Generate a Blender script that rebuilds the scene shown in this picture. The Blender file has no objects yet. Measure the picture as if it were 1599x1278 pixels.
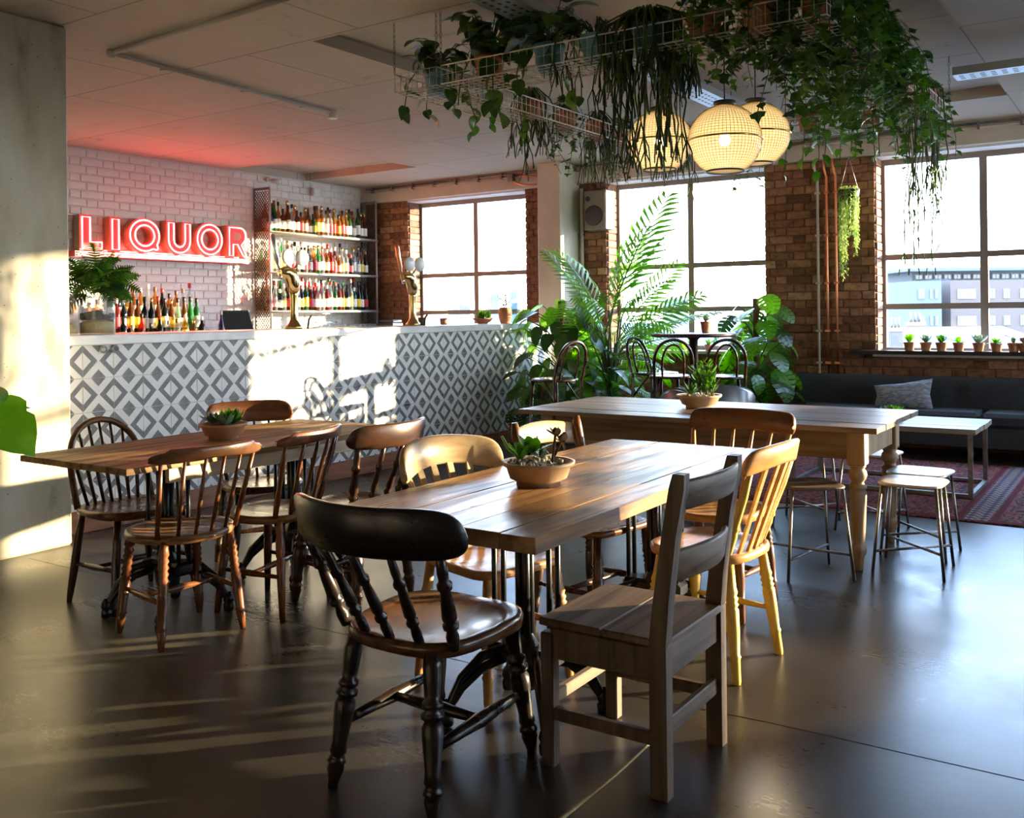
import bpy, math, random
from math import sin, cos, pi, radians
from mathutils import Vector, Matrix, noise

# ------------------------------------------------------------------ camera
scene = bpy.context.scene
C = scene.collection
F_PX, YAW, ROLL, CY, CAM_H = 1498.9, 0.5924, 0.0116, 489.3, 1.25
fw = Vector((-sin(YAW), cos(YAW), 0)); rt = Vector((cos(YAW), sin(YAW), 0)); up = Vector((0, 0, 1))
r2 = cos(ROLL) * rt - sin(ROLL) * up
u2 = sin(ROLL) * rt + cos(ROLL) * up
cam_d = bpy.data.cameras.new('camera'); cam = bpy.data.objects.new('camera', cam_d); C.objects.link(cam)
cam_d.sensor_width = 36; cam_d.lens = 36 * F_PX / 1599
cam_d.shift_y = -(639 - CY) / 1599
cam_d.clip_start = 0.02; cam_d.clip_end = 2000
cam.matrix_world = Matrix(((r2.x, u2.x, -fw.x, 0), (r2.y, u2.y, -fw.y, 0), (r2.z, u2.z, -fw.z, CAM_H), (0, 0, 0, 1)))
scene.camera = cam

# ------------------------------------------------------------------ light
SKY_STRENGTH, SUN_STRENGTH, SUN_EL = 4.6, 6.6, 6.4
SUN_DIR = Vector((-0.69 * cos(radians(SUN_EL)), -0.724 * cos(radians(SUN_EL)), -sin(radians(SUN_EL))))
world = bpy.data.worlds.new('sky'); scene.world = world; world.use_nodes = True
wn = world.node_tree.nodes; wl = world.node_tree.links
bg = wn['Background']; tc = wn.new('ShaderNodeTexCoord'); sx = wn.new('ShaderNodeSeparateXYZ'); cr = wn.new('ShaderNodeValToRGB')
wl.new(tc.outputs['Generated'], sx.inputs[0]); wl.new(sx.outputs['Z'], cr.inputs[0]); wl.new(cr.outputs[0], bg.inputs[0])
cr.color_ramp.elements[0].position = 0.0; cr.color_ramp.elements[0].color = (0.93, 0.96, 1, 1)
cr.color_ramp.elements[1].position = 0.32; cr.color_ramp.elements[1].color = (0.42, 0.63, 1, 1)
bg.inputs[1].default_value = SKY_STRENGTH
sun_d = bpy.data.lights.new('sun', 'SUN'); sun = bpy.data.objects.new('sun', sun_d); C.objects.link(sun)
sun_d.energy = SUN_STRENGTH; sun_d.color = (1.0, 0.79, 0.5); sun_d.angle = radians(0.6)
sun.rotation_euler = SUN_DIR.to_track_quat('-Z', 'Y').to_euler(); sun.location = (8, 14, 4)
vs = scene.view_settings
vs.view_transform = 'Standard'; vs.look = 'None'; vs.gamma = 1; vs.use_curve_mapping = False
vs.exposure = 2.25

# ------------------------------------------------------------------ helpers
rnd = random.Random(7)
def lerp(a, b, t): return a + (b - a) * t
class MB:
    def __init__(s): s.v = []; s.f = []; s.m = []; s.s = []
    def add(s, vs_, fs, mi=0, smooth=False):
        o = len(s.v); s.v += [tuple(p) for p in vs_]
        for f in fs: s.f.append(tuple(i + o for i in f)); s.m.append(mi); s.s.append(smooth)
        return s
    def box(s, x0, x1, y0, y1, z0, z1, mi=0):
        return s.add([(x0,y0,z0),(x1,y0,z0),(x1,y1,z0),(x0,y1,z0),(x0,y0,z1),(x1,y0,z1),(x1,y1,z1),(x0,y1,z1)],
                     [(3,2,1,0),(4,5,6,7),(0,1,5,4),(1,2,6,5),(2,3,7,6),(3,0,4,7)], mi)
    def cbox(s, x0, x1, y0, y1, z0, z1, b=0.006, mi=0):
        """box with chamfered edges"""
        P = []
        for (x, sx_) in ((x0, 1), (x1, -1)):
            for (y, sy_) in ((y0, 1), (y1, -1)):
                for (z, sz_) in ((z0, 1), (z1, -1)):
                    P += [(x, y + sy_*b, z + sz_*b), (x + sx_*b, y, z + sz_*b), (x + sx_*b, y + sy_*b, z)]
        def I(i, j, k, a): return ((i*2 + j)*2 + k)*3 + a
        F = [(I(0,0,0,0),I(0,0,1,0),I(0,1,1,0),I(0,1,0,0)), (I(1,0,0,0),I(1,1,0,0),I(1,1,1,0),I(1,0,1,0)),
             (I(0,0,0,1),I(1,0,0,1),I(1,0,1,1),I(0,0,1,1)), (I(0,1,0,1),I(0,1,1,1),I(1,1,1,1),I(1,1,0,1)),
             (I(0,0,0,2),I(0,1,0,2),I(1,1,0,2),I(1,0,0,2)), (I(0,0,1,2),I(1,0,1,2),I(1,1,1,2),I(0,1,1,2))]
        for i in (0,1):
            for j in (0,1): F.append((I(i,j,0,0),I(i,j,1,0),I(i,j,1,1),I(i,j,0,1)))
        for i in (0,1):
            for k in (0,1): F.append((I(i,0,k,0),I(i,1,k,0),I(i,1,k,2),I(i,0,k,2)))
        for j in (0,1):
            for k in (0,1): F.append((I(0,j,k,1),I(1,j,k,1),I(1,j,k,2),I(0,j,k,2)))
        for i in (0,1):
            for j in (0,1):
                for k in (0,1): F.append((I(i,j,k,0),I(i,j,k,1),I(i,j,k,2)))
        return s.add(P, F, mi)
    def tube(s, pts, rad, n=8, mi=0, closed=False, cap=True):
        pts = [Vector(p) for p in pts]; m = len(pts)
        if not hasattr(rad, '__len__'): rad = [rad] * m
        vv = []; prev = None
        for i, p in enumerate(pts):
            if closed: d = pts[(i+1) % m] - pts[i-1]
            else: d = pts[min(i+1, m-1)] - pts[max(i-1, 0)]
            d.normalize() if d.length > 1e-9 else None
            if prev is None:
                a = Vector((0,0,1)) if abs(d.z) < .9 else Vector((1,0,0))
                nx = d.cross(a).normalized()
            else:
                nx = prev - d * prev.dot(d)
                nx = nx.normalized() if nx.length > 1e-6 else d.orthogonal().normalized()
            prev = nx; ny = d.cross(nx)
            for k in range(n):
                t = 2*pi*k/n; vv.append(p + (nx*cos(t) + ny*sin(t))*rad[i])
        ff = []
        for i in range(m if closed else m-1):
            j = (i+1) % m
            for k in range(n): ff.append((i*n+k, i*n+(k+1)%n, j*n+(k+1)%n, j*n+k))
        s.add(vv, ff, mi, True)
        if cap and not closed:
            o = len(s.v) - len(vv)
            s.f += [tuple(o+k for k in range(n))[::-1], tuple(o+(m-1)*n+k for k in range(n))]; s.m += [mi, mi]; s.s += [False, False]
        return s
    def turned(s, p0, p1, prof, n=9, mi=0):
        p0, p1 = Vector(p0), Vector(p1)
        return s.tube([p0.lerp(p1, t) for t, r in prof], [r for t, r in prof], n, mi)
    def lathe(s, prof, n=20, c=(0,0,0), mi=0, capb=True, capt=False, smooth=True):
        vv = []
        for r, z in prof:
            for k in range(n):
                t = 2*pi*k/n; vv.append((c[0]+r*cos(t), c[1]+r*sin(t), c[2]+z))
        ff = [(i*n+k, i*n+(k+1)%n, (i+1)*n+(k+1)%n, (i+1)*n+k) for i in range(len(prof)-1) for k in range(n)]
        s.add(vv, ff, mi, smooth); o = len(s.v) - len(vv); m = len(prof)
        if capb: s.f.append(tuple(o+k for k in range(n))[::-1]); s.m.append(mi); s.s.append(False)
        if capt: s.f.append(tuple(o+(m-1)*n+k for k in range(n))); s.m.append(mi); s.s.append(False)
        return s
    def prism(s, poly, fn, h, mi=0, smi=None):
        """poly of 2D points, fn(u,v,w) -> 3D"""
        n = len(poly)
        vv = [fn(u, v, 0) for u, v in poly] + [fn(u, v, h) for u, v in poly]
        ff = [tuple(range(n))[::-1], tuple(range(n, 2*n))]; sd = [(i, (i+1)%n, n+(i+1)%n, n+i) for i in range(n)]
        s.add(vv, ff + sd, mi)
        if smi is not None: s.m[-n:] = [smi]*n
        return s
    def sphere(s, c, r, n=10, m=6, mi=0, sq=(1,1,1)):
        prof = [(max(1e-4, r*sin(pi*i/m)), -r*cos(pi*i/m)) for i in range(m+1)]
        vv = []
        for rr, z in prof:
            for k in range(n): t = 2*pi*k/n; vv.append((c[0]+sq[0]*rr*cos(t), c[1]+sq[1]*rr*sin(t), c[2]+sq[2]*z))
        return s.add(vv, [(i*n+k, i*n+(k+1)%n, (i+1)*n+(k+1)%n, (i+1)*n+k) for i in range(m) for k in range(n)], mi, True)
    def xf(s, M):
        s.v = [tuple(M @ Vector(p)) for p in s.v]; return s
    def mesh(s, name, mats):
        me = bpy.data.meshes.new(name); me.from_pydata(s.v, [], s.f)
        if not isinstance(mats, (list, tuple)): mats = [mats]
        for m in mats: me.materials.append(m)
        me.polygons.foreach_set('material_index', s.m); me.polygons.foreach_set('use_smooth', s.s); me.update()
        return me
    def build(s, name, mats, parent=None, loc=None, rot=None):
        return put(name, s.mesh(name, mats), parent, loc, rot)
def put(name, me, parent=None, loc=None, rot=None, scale=None):
    o = bpy.data.objects.new(name, me); C.objects.link(o)
    if parent is not None: o.parent = parent
    if loc is not None: o.location = loc
    if rot is not None: o.rotation_euler = rot
    if scale is not None: o.scale = scale if hasattr(scale, '__len__') else (scale,)*3
    return o
def thing(name, label, cat, loc=(0,0,0), rz=0, group=None):
    o = bpy.data.objects.new(name, None); C.objects.link(o); o.empty_display_size = .1
    o.location = loc; o.rotation_euler = (0, 0, rz); return tag(o, label, cat, group)
def tag(o, label, cat, group=None, kind=None):
    o['label'] = label; o['category'] = cat
    if group: o['group'] = group
    if kind: o['kind'] = kind
    return o
def struct(o): o['kind'] = 'structure'; return o
def ray(u, v, d):
    """point seen at photo pixel (u,v), d metres along the view axis"""
    return Vector((0,0,CAM_H)) + d*(fw + (u-799.5)/F_PX*r2 + (CY-v)/F_PX*u2)
ORD = ['first','second','third','fourth','fifth','sixth','seventh','eighth','ninth','tenth','eleventh','twelfth','thirteenth','fourteenth','fifteenth','sixteenth','seventeenth','eighteenth','nineteenth','twentieth','twenty-first','twenty-second','twenty-third','twenty-fourth','twenty-fifth','twenty-sixth','twenty-seventh','twenty-eighth','twenty-ninth','thirtieth']

# ------------------------------------------------------------------ materials
def mat(name, col=(.5,.5,.5), rough=.5, metal=0, spec=.5, emit=None, es=0, coat=0, trans=0, sheen=0):
    m = bpy.data.materials.new(name); m.use_nodes = True; b = m.node_tree.nodes['Principled BSDF']
    b.inputs['Base Color'].default_value = (*col, 1); b.inputs['Roughness'].default_value = rough
    b.inputs['Metallic'].default_value = metal; b.inputs['Specular IOR Level'].default_value = spec
    b.inputs['Coat Weight'].default_value = coat; b.inputs['Sheen Weight'].default_value = sheen
    if emit: b.inputs['Emission Color'].default_value = (*emit, 1); b.inputs['Emission Strength'].default_value = es
    return m
def nodes(m): return m.node_tree.nodes, m.node_tree.links, m.node_tree.nodes['Principled BSDF']
def ramp(N, stops):
    r = N.new('ShaderNodeValToRGB'); e = r.color_ramp.elements
    while len(e) < len(stops): e.new(.5)
    for i, (p, c) in enumerate(stops): e[i].position = p; e[i].color = (*c, 1) if len(c) == 3 else c
    return r
def mapping(N, L, scale, coord='Object'):
    t = N.new('ShaderNodeTexCoord'); mp = N.new('ShaderNodeMapping'); mp.inputs['Scale'].default_value = scale
    L.new(t.outputs[coord], mp.inputs[0]); return mp
def noisy(name, stops, scale=(8,8,8), detail=6, rough=.5, bump=0, bscale=40, metal=0, spec=.5, coat=0, rr=None, dist=0, coord='Object'):
    m = mat(name, stops[0][1], rough, metal, spec, coat=coat); N, L, b = nodes(m)
    mp = mapping(N, L, scale, coord); n = N.new('ShaderNodeTexNoise'); n.inputs['Scale'].default_value = 1; n.inputs['Detail'].default_value = detail
    n.inputs['Distortion'].default_value = dist
    L.new(mp.outputs[0], n.inputs[0]); r = ramp(N, stops); L.new(n.outputs[0], r.inputs[0]); L.new(r.outputs[0], b.inputs['Base Color'])
    if rr:
        q = ramp(N, [(.3, (rr[0],)*3), (.7, (rr[1],)*3)]); L.new(n.outputs[0], q.inputs[0]); L.new(q.outputs[0], b.inputs['Roughness'])
    if bump:
        n2 = N.new('ShaderNodeTexNoise'); n2.inputs['Scale'].default_value = bscale; n2.inputs['Detail'].default_value = 4
        t = N.new('ShaderNodeTexCoord'); L.new(t.outputs[coord], n2.inputs[0])
        bp = N.new('ShaderNodeBump'); bp.inputs['Strength'].default_value = bump; bp.inputs['Distance'].default_value = .01
        L.new(n2.outputs[0], bp.inputs['Height']); L.new(bp.outputs[0], b.inputs['Normal'])
    return m
def wood(name, dark, light, axis=2, rough=.35, coat=0, ring=26, spec=.5, dents=False):
    sc = [ring, ring, ring]; sc[axis] = 1.6
    m = mat(name, light, rough, spec=spec, coat=coat); N, L, b = nodes(m)
    oi = N.new('ShaderNodeObjectInfo'); mp = mapping(N, L, sc); ad = N.new('ShaderNodeVectorMath'); ad.operation = 'ADD'
    ml = N.new('ShaderNodeVectorMath'); ml.operation = 'SCALE'; ml.inputs[0].default_value = (37, 51, 23); L.new(oi.outputs['Random'], ml.inputs['Scale'])
    L.new(mp.outputs[0], ad.inputs[0]); L.new(ml.outputs[0], ad.inputs[1])
    n = N.new('ShaderNodeTexNoise'); n.inputs['Scale'].default_value = 1; n.inputs['Detail'].default_value = 7; n.inputs['Distortion'].default_value = .8
    L.new(ad.outputs[0], n.inputs[0])
    r = ramp(N, [(.3, dark), (.5, tuple(lerp(a, c, .6) for a, c in zip(dark, light))), (.7, light)]); L.new(n.outputs[0], r.inputs[0])
    hv = N.new('ShaderNodeHueSaturation'); mr = N.new('ShaderNodeMapRange'); mr.inputs['To Min'].default_value = .82; mr.inputs['To Max'].default_value = 1.16
    L.new(oi.outputs['Random'], mr.inputs['Value']); L.new(mr.outputs[0], hv.inputs['Value']); L.new(r.outputs[0], hv.inputs['Color'])
    L.new(hv.outputs[0], b.inputs['Base Color'])
    q = ramp(N, [(.3, (rough*1.25,)*3), (.75, (rough*.75,)*3)]); L.new(n.outputs[0], q.inputs[0]); L.new(q.outputs[0], b.inputs['Roughness'])
    bp = N.new('ShaderNodeBump'); bp.inputs['Strength'].default_value = .1; bp.inputs['Distance'].default_value = .003
    L.new(n.outputs[0], bp.inputs['Height']); L.new(bp.outputs[0], b.inputs['Normal'])
    return m
def schlick(N, L):
    lw = N.new('ShaderNodeLayerWeight'); lw.inputs[0].default_value = .5
    pw = N.new('ShaderNodeMath'); pw.operation = 'POWER'; pw.inputs[1].default_value = 5; L.new(lw.outputs['Facing'], pw.inputs[0])
    ma = N.new('ShaderNodeMath'); ma.operation = 'MULTIPLY_ADD'; ma.inputs[1].default_value = .9; ma.inputs[2].default_value = .035; L.new(pw.outputs[0], ma.inputs[0]); return ma
def glassy(name, col, alpha=.7, rough=.03, spec=.5):
    """thin coloured glass: see-through tint plus a clear reflection"""
    m = bpy.data.materials.new(name); m.use_nodes = True; N, L = m.node_tree.nodes, m.node_tree.links; N.clear()
    out = N.new('ShaderNodeOutputMaterial'); tr = N.new('ShaderNodeBsdfTransparent'); tr.inputs[0].default_value = (*col, 1)
    df = N.new('ShaderNodeBsdfDiffuse'); df.inputs[0].default_value = (*[c*.6 for c in col], 1)
    gl = N.new('ShaderNodeBsdfGlossy'); gl.inputs['Roughness'].default_value = rough
    m1 = N.new('ShaderNodeMixShader'); m1.inputs[0].default_value = 1-alpha; L.new(tr.outputs[0], m1.inputs[1]); L.new(df.outputs[0], m1.inputs[2])
    fr = schlick(N, L)
    m2 = N.new('ShaderNodeMixShader'); L.new(fr.outputs[0], m2.inputs[0]); L.new(m1.outputs[0], m2.inputs[1]); L.new(gl.outputs[0], m2.inputs[2])
    L.new(m2.outputs[0], out.inputs[0]); return m
def leafmat(name, c1, c2, trans=.35, rough=.35, sc=14):
    m = bpy.data.materials.new(name); m.use_nodes = True; N, L, b = nodes(m)
    oi = N.new('ShaderNodeObjectInfo'); mp = mapping(N, L, (sc,sc,sc)); n = N.new('ShaderNodeTexNoise'); n.inputs['Scale'].default_value = 1
    L.new(mp.outputs[0], n.inputs[0]); r = ramp(N, [(.35, c1), (.65, c2)])
    ma = N.new('ShaderNodeMath'); ma.operation = 'MULTIPLY_ADD'; ma.inputs[1].default_value = .5; ma.inputs[2].default_value = -.25
    a2 = N.new('ShaderNodeMath'); L.new(oi.outputs['Random'], ma.inputs[0]); L.new(ma.outputs[0], a2.inputs[0]); L.new(n.outputs[0], a2.inputs[1])
    L.new(a2.outputs[0], r.inputs[0]); L.new(r.outputs[0], b.inputs['Base Color']); b.inputs['Roughness'].default_value = rough
    tl = N.new('ShaderNodeBsdfTranslucent'); hs = N.new('ShaderNodeHueSaturation'); hs.inputs['Saturation'].default_value = 1.15; hs.inputs['Value'].default_value = 1.6
    L.new(r.outputs[0], hs.inputs['Color']); L.new(hs.outputs[0], tl.inputs[0])
    mx = N.new('ShaderNodeMixShader'); mx.inputs[0].default_value = trans; L.new(b.outputs[0], mx.inputs[1]); L.new(tl.outputs[0], mx.inputs[2])
    L.new(mx.outputs[0], N['Material Output'].inputs[0]); return m

M = {}
# floor: stained polished concrete
m = mat('polished_concrete', (.12,.11,.1), .3); N, L, b = nodes(m)
mp = mapping(N, L, (.9,.9,.9)); n1 = N.new('ShaderNodeTexNoise'); n1.inputs['Scale'].default_value = .8; n1.inputs['Detail'].default_value = 7; n1.inputs['Roughness'].default_value = .6; n1.inputs['Distortion'].default_value = .2
L.new(mp.outputs[0], n1.inputs[0])
r1 = ramp(N, [(.3, (.02,.017,.014)), (.48, (.04,.034,.027)), (.57, (.055,.047,.035)), (.65, (.11,.094,.06)), (.78, (.15,.13,.085))]); L.new(n1.outputs[0], r1.inputs[0])
n2 = N.new('ShaderNodeTexNoise'); n2.inputs['Scale'].default_value = 7; n2.inputs['Detail'].default_value = 5; n2.inputs['Roughness'].default_value = .55; mp_s = mapping(N, L, (1,3.2,1)); L.new(mp_s.outputs[0], n2.inputs[0])
mx = N.new('ShaderNodeMix'); mx.data_type = 'RGBA'; mx.blend_type = 'OVERLAY'; mx.inputs[0].default_value = .22; L.new(r1.outputs[0], mx.inputs[6]); L.new(n2.outputs[0], mx.inputs[7]); L.new(mx.outputs[2], b.inputs['Base Color'])
q = ramp(N, [(.3, (.24,)*3), (.7, (.38,)*3)]); L.new(n2.outputs[0], q.inputs[0]); n3 = N.new('ShaderNodeTexNoise'); n3.inputs['Scale'].default_value = 2.2; n3.inputs['Detail'].default_value = 3; n3.inputs['Roughness'].default_value = .5; L.new(mp.outputs[0], n3.inputs[0])
n4 = N.new('ShaderNodeTexNoise'); n4.inputs['Scale'].default_value = 24; n4.inputs['Detail'].default_value = 3; n4.inputs['Roughness'].default_value = .5; L.new(mp_s.outputs[0], n4.inputs[0])
a3 = N.new('ShaderNodeMath'); a3.operation = 'MULTIPLY_ADD'; a3.inputs[1].default_value = .24; a3.inputs[2].default_value = .14; L.new(n3.outputs[0], a3.inputs[0])
a4 = N.new('ShaderNodeMath'); a4.operation = 'MULTIPLY_ADD'; a4.inputs[1].default_value = .1; L.new(n4.outputs[0], a4.inputs[0]); L.new(a3.outputs[0], a4.inputs[2]); L.new(a4.outputs[0], b.inputs['Roughness'])
bp = N.new('ShaderNodeBump'); bp.inputs['Strength'].default_value = .015; bp.inputs['Distance'].default_value = .004; L.new(n1.outputs[0], bp.inputs['Height']); L.new(bp.outputs[0], b.inputs['Normal'])
b.inputs['Specular IOR Level'].default_value = .42
M['floor'] = m
# board marked concrete
m = mat('board_marked_concrete', (.55,.52,.44), .85); N, L, b = nodes(m)
mp = mapping(N, L, (2.4,3.2,1.1)); n1 = N.new('ShaderNodeTexNoise'); n1.inputs['Scale'].default_value = 1.2; n1.inputs['Detail'].default_value = 9; L.new(mp.outputs[0], n1.inputs[0])
r1 = ramp(N, [(.33, (.14,.125,.085)), (.44, (.4,.36,.255)), (.6, (.53,.485,.36)), (.75, (.63,.6,.49))]); L.new(n1.outputs[0], r1.inputs[0])
mp2 = mapping(N, L, (22,22,22)); vo = N.new('ShaderNodeTexVoronoi'); vo.inputs['Scale'].default_value = 1; L.new(mp2.outputs[0], vo.inputs[0])
rv = ramp(N, [(.06, (.1,.09,.07)), (.1, (1,1,1))]); L.new(vo.outputs['Distance'], rv.inputs[0])
mx = N.new('ShaderNodeMix'); mx.data_type = 'RGBA'; mx.blend_type = 'MULTIPLY'; mx.inputs[0].default_value = .75; L.new(r1.outputs[0], mx.inputs[6]); L.new(rv.outputs[0], mx.inputs[7]); L.new(mx.outputs[2], b.inputs['Base Color'])
bp = N.new('ShaderNodeBump'); bp.inputs['Strength'].default_value = .4; bp.inputs['Distance'].default_value = .01; L.new(n1.outputs[0], bp.inputs['Height']); L.new(bp.outputs[0], b.inputs['Normal'])
M['pillar'] = m
# painted ceiling with board seams
m = mat('painted_ceiling', (.5,.48,.44), .8); N, L, b = nodes(m)
mp = mapping(N, L, (1,1,1)); bk = N.new('ShaderNodeTexBrick'); bk.inputs['Scale'].default_value = .62; bk.inputs['Mortar Size'].default_value = .0035; bk.inputs['Brick Width'].default_value = 1.15; bk.inputs['Row Height'].default_value = .62
bk.inputs['Color1'].default_value = (.52,.46,.37,1); bk.inputs['Color2'].default_value = (.49,.43,.345,1); bk.inputs['Mortar'].default_value = (.24,.22,.2,1); L.new(mp.outputs[0], bk.inputs[0])
n1 = N.new('ShaderNodeTexNoise'); n1.inputs['Scale'].default_value = 3; n1.inputs['Detail'].default_value = 9; n1.inputs['Roughness'].default_value = .75; L.new(mp.outputs[0], n1.inputs[0])
r1 = ramp(N, [(.27, (.45,.42,.38)), (.4, (.92,.92,.92)), (.7, (1,1,1))]); L.new(n1.outputs[0], r1.inputs[0])
mx = N.new('ShaderNodeMix'); mx.data_type = 'RGBA'; mx.blend_type = 'MULTIPLY'; mx.inputs[0].default_value = .8; L.new(bk.outputs[0], mx.inputs[6]); L.new(r1.outputs[0], mx.inputs[7]); L.new(mx.outputs[2], b.inputs['Base Color'])
M['ceiling'] = m
M['beam'] = noisy('cream_painted_plaster', [(.3, (.5,.44,.36)), (.7, (.6,.54,.45))], (3,3,3), rough=.7)
M['whitebrick'] = noisy('white_painted_brick', [(.3, (.62,.6,.56)), (.7, (.74,.72,.68))], (9,9,9), rough=.55, bump=.5, bscale=30)
M['whitemortar'] = noisy('white_painted_mortar', [(.3, (.6,.58,.55)), (.7, (.68,.66,.62))], (20,20,20), rough=.7, bump=.6, bscale=60)
def brickmat(nm):
    m = mat(nm, (.3,.14,.08), .85); N, L, b = nodes(m); oi = N.new('ShaderNodeObjectInfo')
    r = ramp(N, [(0, (.15,.065,.035)), (.25, (.24,.105,.055)), (.6, (.32,.15,.08)), (.9, (.38,.19,.1)), (1, (.46,.27,.15))]); L.new(oi.outputs['Random'], r.inputs[0])
    mp = mapping(N, L, (16,16,26)); n = N.new('ShaderNodeTexNoise'); n.inputs['Scale'].default_value = 1; n.inputs['Detail'].default_value = 8; L.new(mp.outputs[0], n.inputs[0])
    ad = N.new('ShaderNodeVectorMath'); ml = N.new('ShaderNodeVectorMath'); ml.operation = 'SCALE'; ml.inputs[0].default_value = (31,17,53); L.new(oi.outputs['Random'], ml.inputs['Scale']); L.new(mp.outputs[0], ad.inputs[0]); L.new(ml.outputs[0], ad.inputs[1]); L.new(ad.outputs[0], n.inputs[0])
    r2_ = ramp(N, [(.3, (.35,.32,.3)), (.5, (.9,.88,.86)), (.75, (1.3,1.25,1.15))]); L.new(n.outputs[0], r2_.inputs[0])
    mx = N.new('ShaderNodeMix'); mx.data_type = 'RGBA'; mx.blend_type = 'MULTIPLY'; mx.inputs[0].default_value = .8; L.new(r.outputs[0], mx.inputs[6]); L.new(r2_.outputs[0], mx.inputs[7]); L.new(mx.outputs[2], b.inputs['Base Color'])
    bp = N.new('ShaderNodeBump'); bp.inputs['Strength'].default_value = .6; bp.inputs['Distance'].default_value = .006; L.new(n.outputs[0], bp.inputs['Height']); L.new(bp.outputs[0], b.inputs['Normal']); return m
M['brick'] = brickmat('red_brown_brick')
M['mortar'] = noisy('brown_mortar', [(.3, (.15,.08,.045)), (.7, (.24,.14,.08))], (25,25,25), rough=.9, bump=.6)
M['wallplain'] = noisy('plain_plaster', [(.3, (.42,.39,.34)), (.7, (.5,.47,.41))], (2,2,2), rough=.8)
M['marble'] = noisy('pale_marble', [(.35, (.62,.63,.62)), (.5, (.76,.77,.75)), (.62, (.8,.8,.78))], (6,2.5,6), rough=.22, dist=1.6)
M['tilewhite'] = noisy('cream_tile_glaze', [(.3, (.76,.75,.71)), (.7, (.83,.82,.78))], (9,9,9), rough=.38)
M['tilegrey'] = noisy('grey_tile_glaze', [(.3, (.13,.13,.135)), (.7, (.21,.205,.2))], (18,18,18), rough=.42)
M['grout'] = mat('cream_grout', (.6,.54,.42), .8)
M['basewood'] = wood('red_brown_plank', (.17,.06,.025), (.32,.13,.06), 1, .45)
M['frame'] = mat('grey_brown_window_paint', (.24,.2,.17), .5)
M['pane'] = glassy('clear_pane', (.97,.985,.98), 1.0, .01)
M['iron'] = mat('black_cast_iron', (.012,.012,.014), .32, .3, .6)
M['steel'] = noisy('worn_steel', [(.3, (.17,.165,.16)), (.7, (.3,.29,.27))], (20,20,20), rough=.38, metal=.85)
M['galv'] = mat('galvanised_steel', (.55,.58,.58), .35, .7)
M['wire'] = mat('zinc_wire', (.68,.68,.63), .45, .3)
M['white'] = mat('white_enamel', (.72,.72,.7), .4)
M['copper'] = mat('copper_pipe', (.72,.3,.15), .28, 1)
M['brass'] = mat('polished_brass', (.72,.53,.24), .18, 1)
M['chrome'] = mat('bright_chrome', (.75,.76,.78), .12, 1)
M['black'] = mat('black_plastic', (.015,.015,.017), .4)
M['dark'] = mat('dark_grey_plastic', (.04,.042,.045), .45)
M['terra'] = noisy('terracotta', [(.3, (.4,.16,.075)), (.7, (.54,.25,.125))], (14,14,14), rough=.75)
M['terrapale'] = noisy('pale_glazed_clay', [(.3, (.4,.25,.13)), (.7, (.5,.33,.19))], (10,10,16), rough=.5)
M['terrapale2'] = mat('taupe_grille_cloth', (.2,.18,.15), .8)
M['bluepot'] = mat('blue_glazed_pot', (.08,.27,.35), .4)
M['bluegrey'] = noisy('blue_grey_pot', [(.3, (.17,.23,.25)), (.7, (.25,.31,.33))], (8,8,8), rough=.6)
M['soil'] = noisy('potting_soil', [(.3, (.02,.014,.01)), (.7, (.06,.04,.025))], (60,60,60), rough=.95, bump=.8)
M['pebble'] = noisy('pale_pebble', [(.3, (.34,.28,.2)), (.7, (.62,.55,.44))], (30,30,30), rough=.7)
M['sand'] = noisy('pale_sand', [(.3, (.45,.33,.14)), (.7, (.6,.46,.22))], (90,90,90), rough=.9)
M['cork'] = noisy('coir_pole', [(.3, (.13,.06,.03)), (.7, (.26,.13,.065))], (50,50,20), rough=.95, bump=1, bscale=90)
M['leafdark'] = leafmat('deep_green_leaf', (.022,.062,.014), (.08,.155,.03))
M['leafmid'] = leafmat('mid_green_leaf', (.03,.1,.014), (.09,.22,.03))
M['leafbright'] = leafmat('bright_green_leaf', (.08,.24,.02), (.19,.42,.05), .45)
M['leafsunlit'] = leafmat('lime_leaf_painted_sun', (.15,.38,.035), (.32,.58,.1), .5, .22, 2.5)  # lime leaf brightened; the sunlight on it is put into the colour
M['leafpalm'] = leafmat('palm_green_leaf', (.05,.15,.022), (.14,.3,.05), .45)
M['leafblue'] = leafmat('blue_green_succulent', (.09,.17,.1), (.2,.3,.19), .15)
M['leafbead'] = leafmat('pale_green_trailing', (.24,.36,.1), (.44,.53,.2), .4)
M['leafred'] = leafmat('maroon_succulent_leaf', (.12,.05,.04), (.22,.16,.08), .2)
M['stem'] = mat('green_stem', (.06,.1,.025), .6)
M['stembrown'] = mat('brown_stem', (.09,.05,.025), .8)
M['tA'] = wood('aged_table_plank', (.13,.065,.025), (.4,.235,.1), 1, .55, spec=.2)
M['tB'] = wood('varnished_table_plank', (.16,.07,.026), (.5,.27,.11), 1, .3)
M['tC'] = wood('worn_grey_brown_plank', (.095,.06,.037), (.25,.175,.118), 0, .36)
M['tD'] = wood('bleached_table_plank', (.2,.16,.12), (.4,.34,.27), 0, .4)
M['pine'] = wood('old_pine', (.2,.12,.055), (.36,.25,.13), 2, .5)
M['pinex'] = wood('old_pine_apron', (.1,.06,.03), (.21,.14,.075), 0, .5)
M['batten'] = wood('pale_batten', (.4,.3,.17), (.56,.45,.28), 1, .5)
M['cdark'] = wood('dark_brown_chair_wood', (.022,.009,.005), (.07,.03,.015), 2, .28)
M['cmid'] = wood('brown_chair_wood', (.06,.022,.009), (.19,.08,.03), 2, .28)
M['cred'] = wood('reddish_chair_wood', (.07,.021,.008), (.2,.07,.024), 2, .25)
M['cblack'] = wood('near_black_chair_wood', (.007,.004,.003), (.026,.014,.009), 2, .3)
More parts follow.
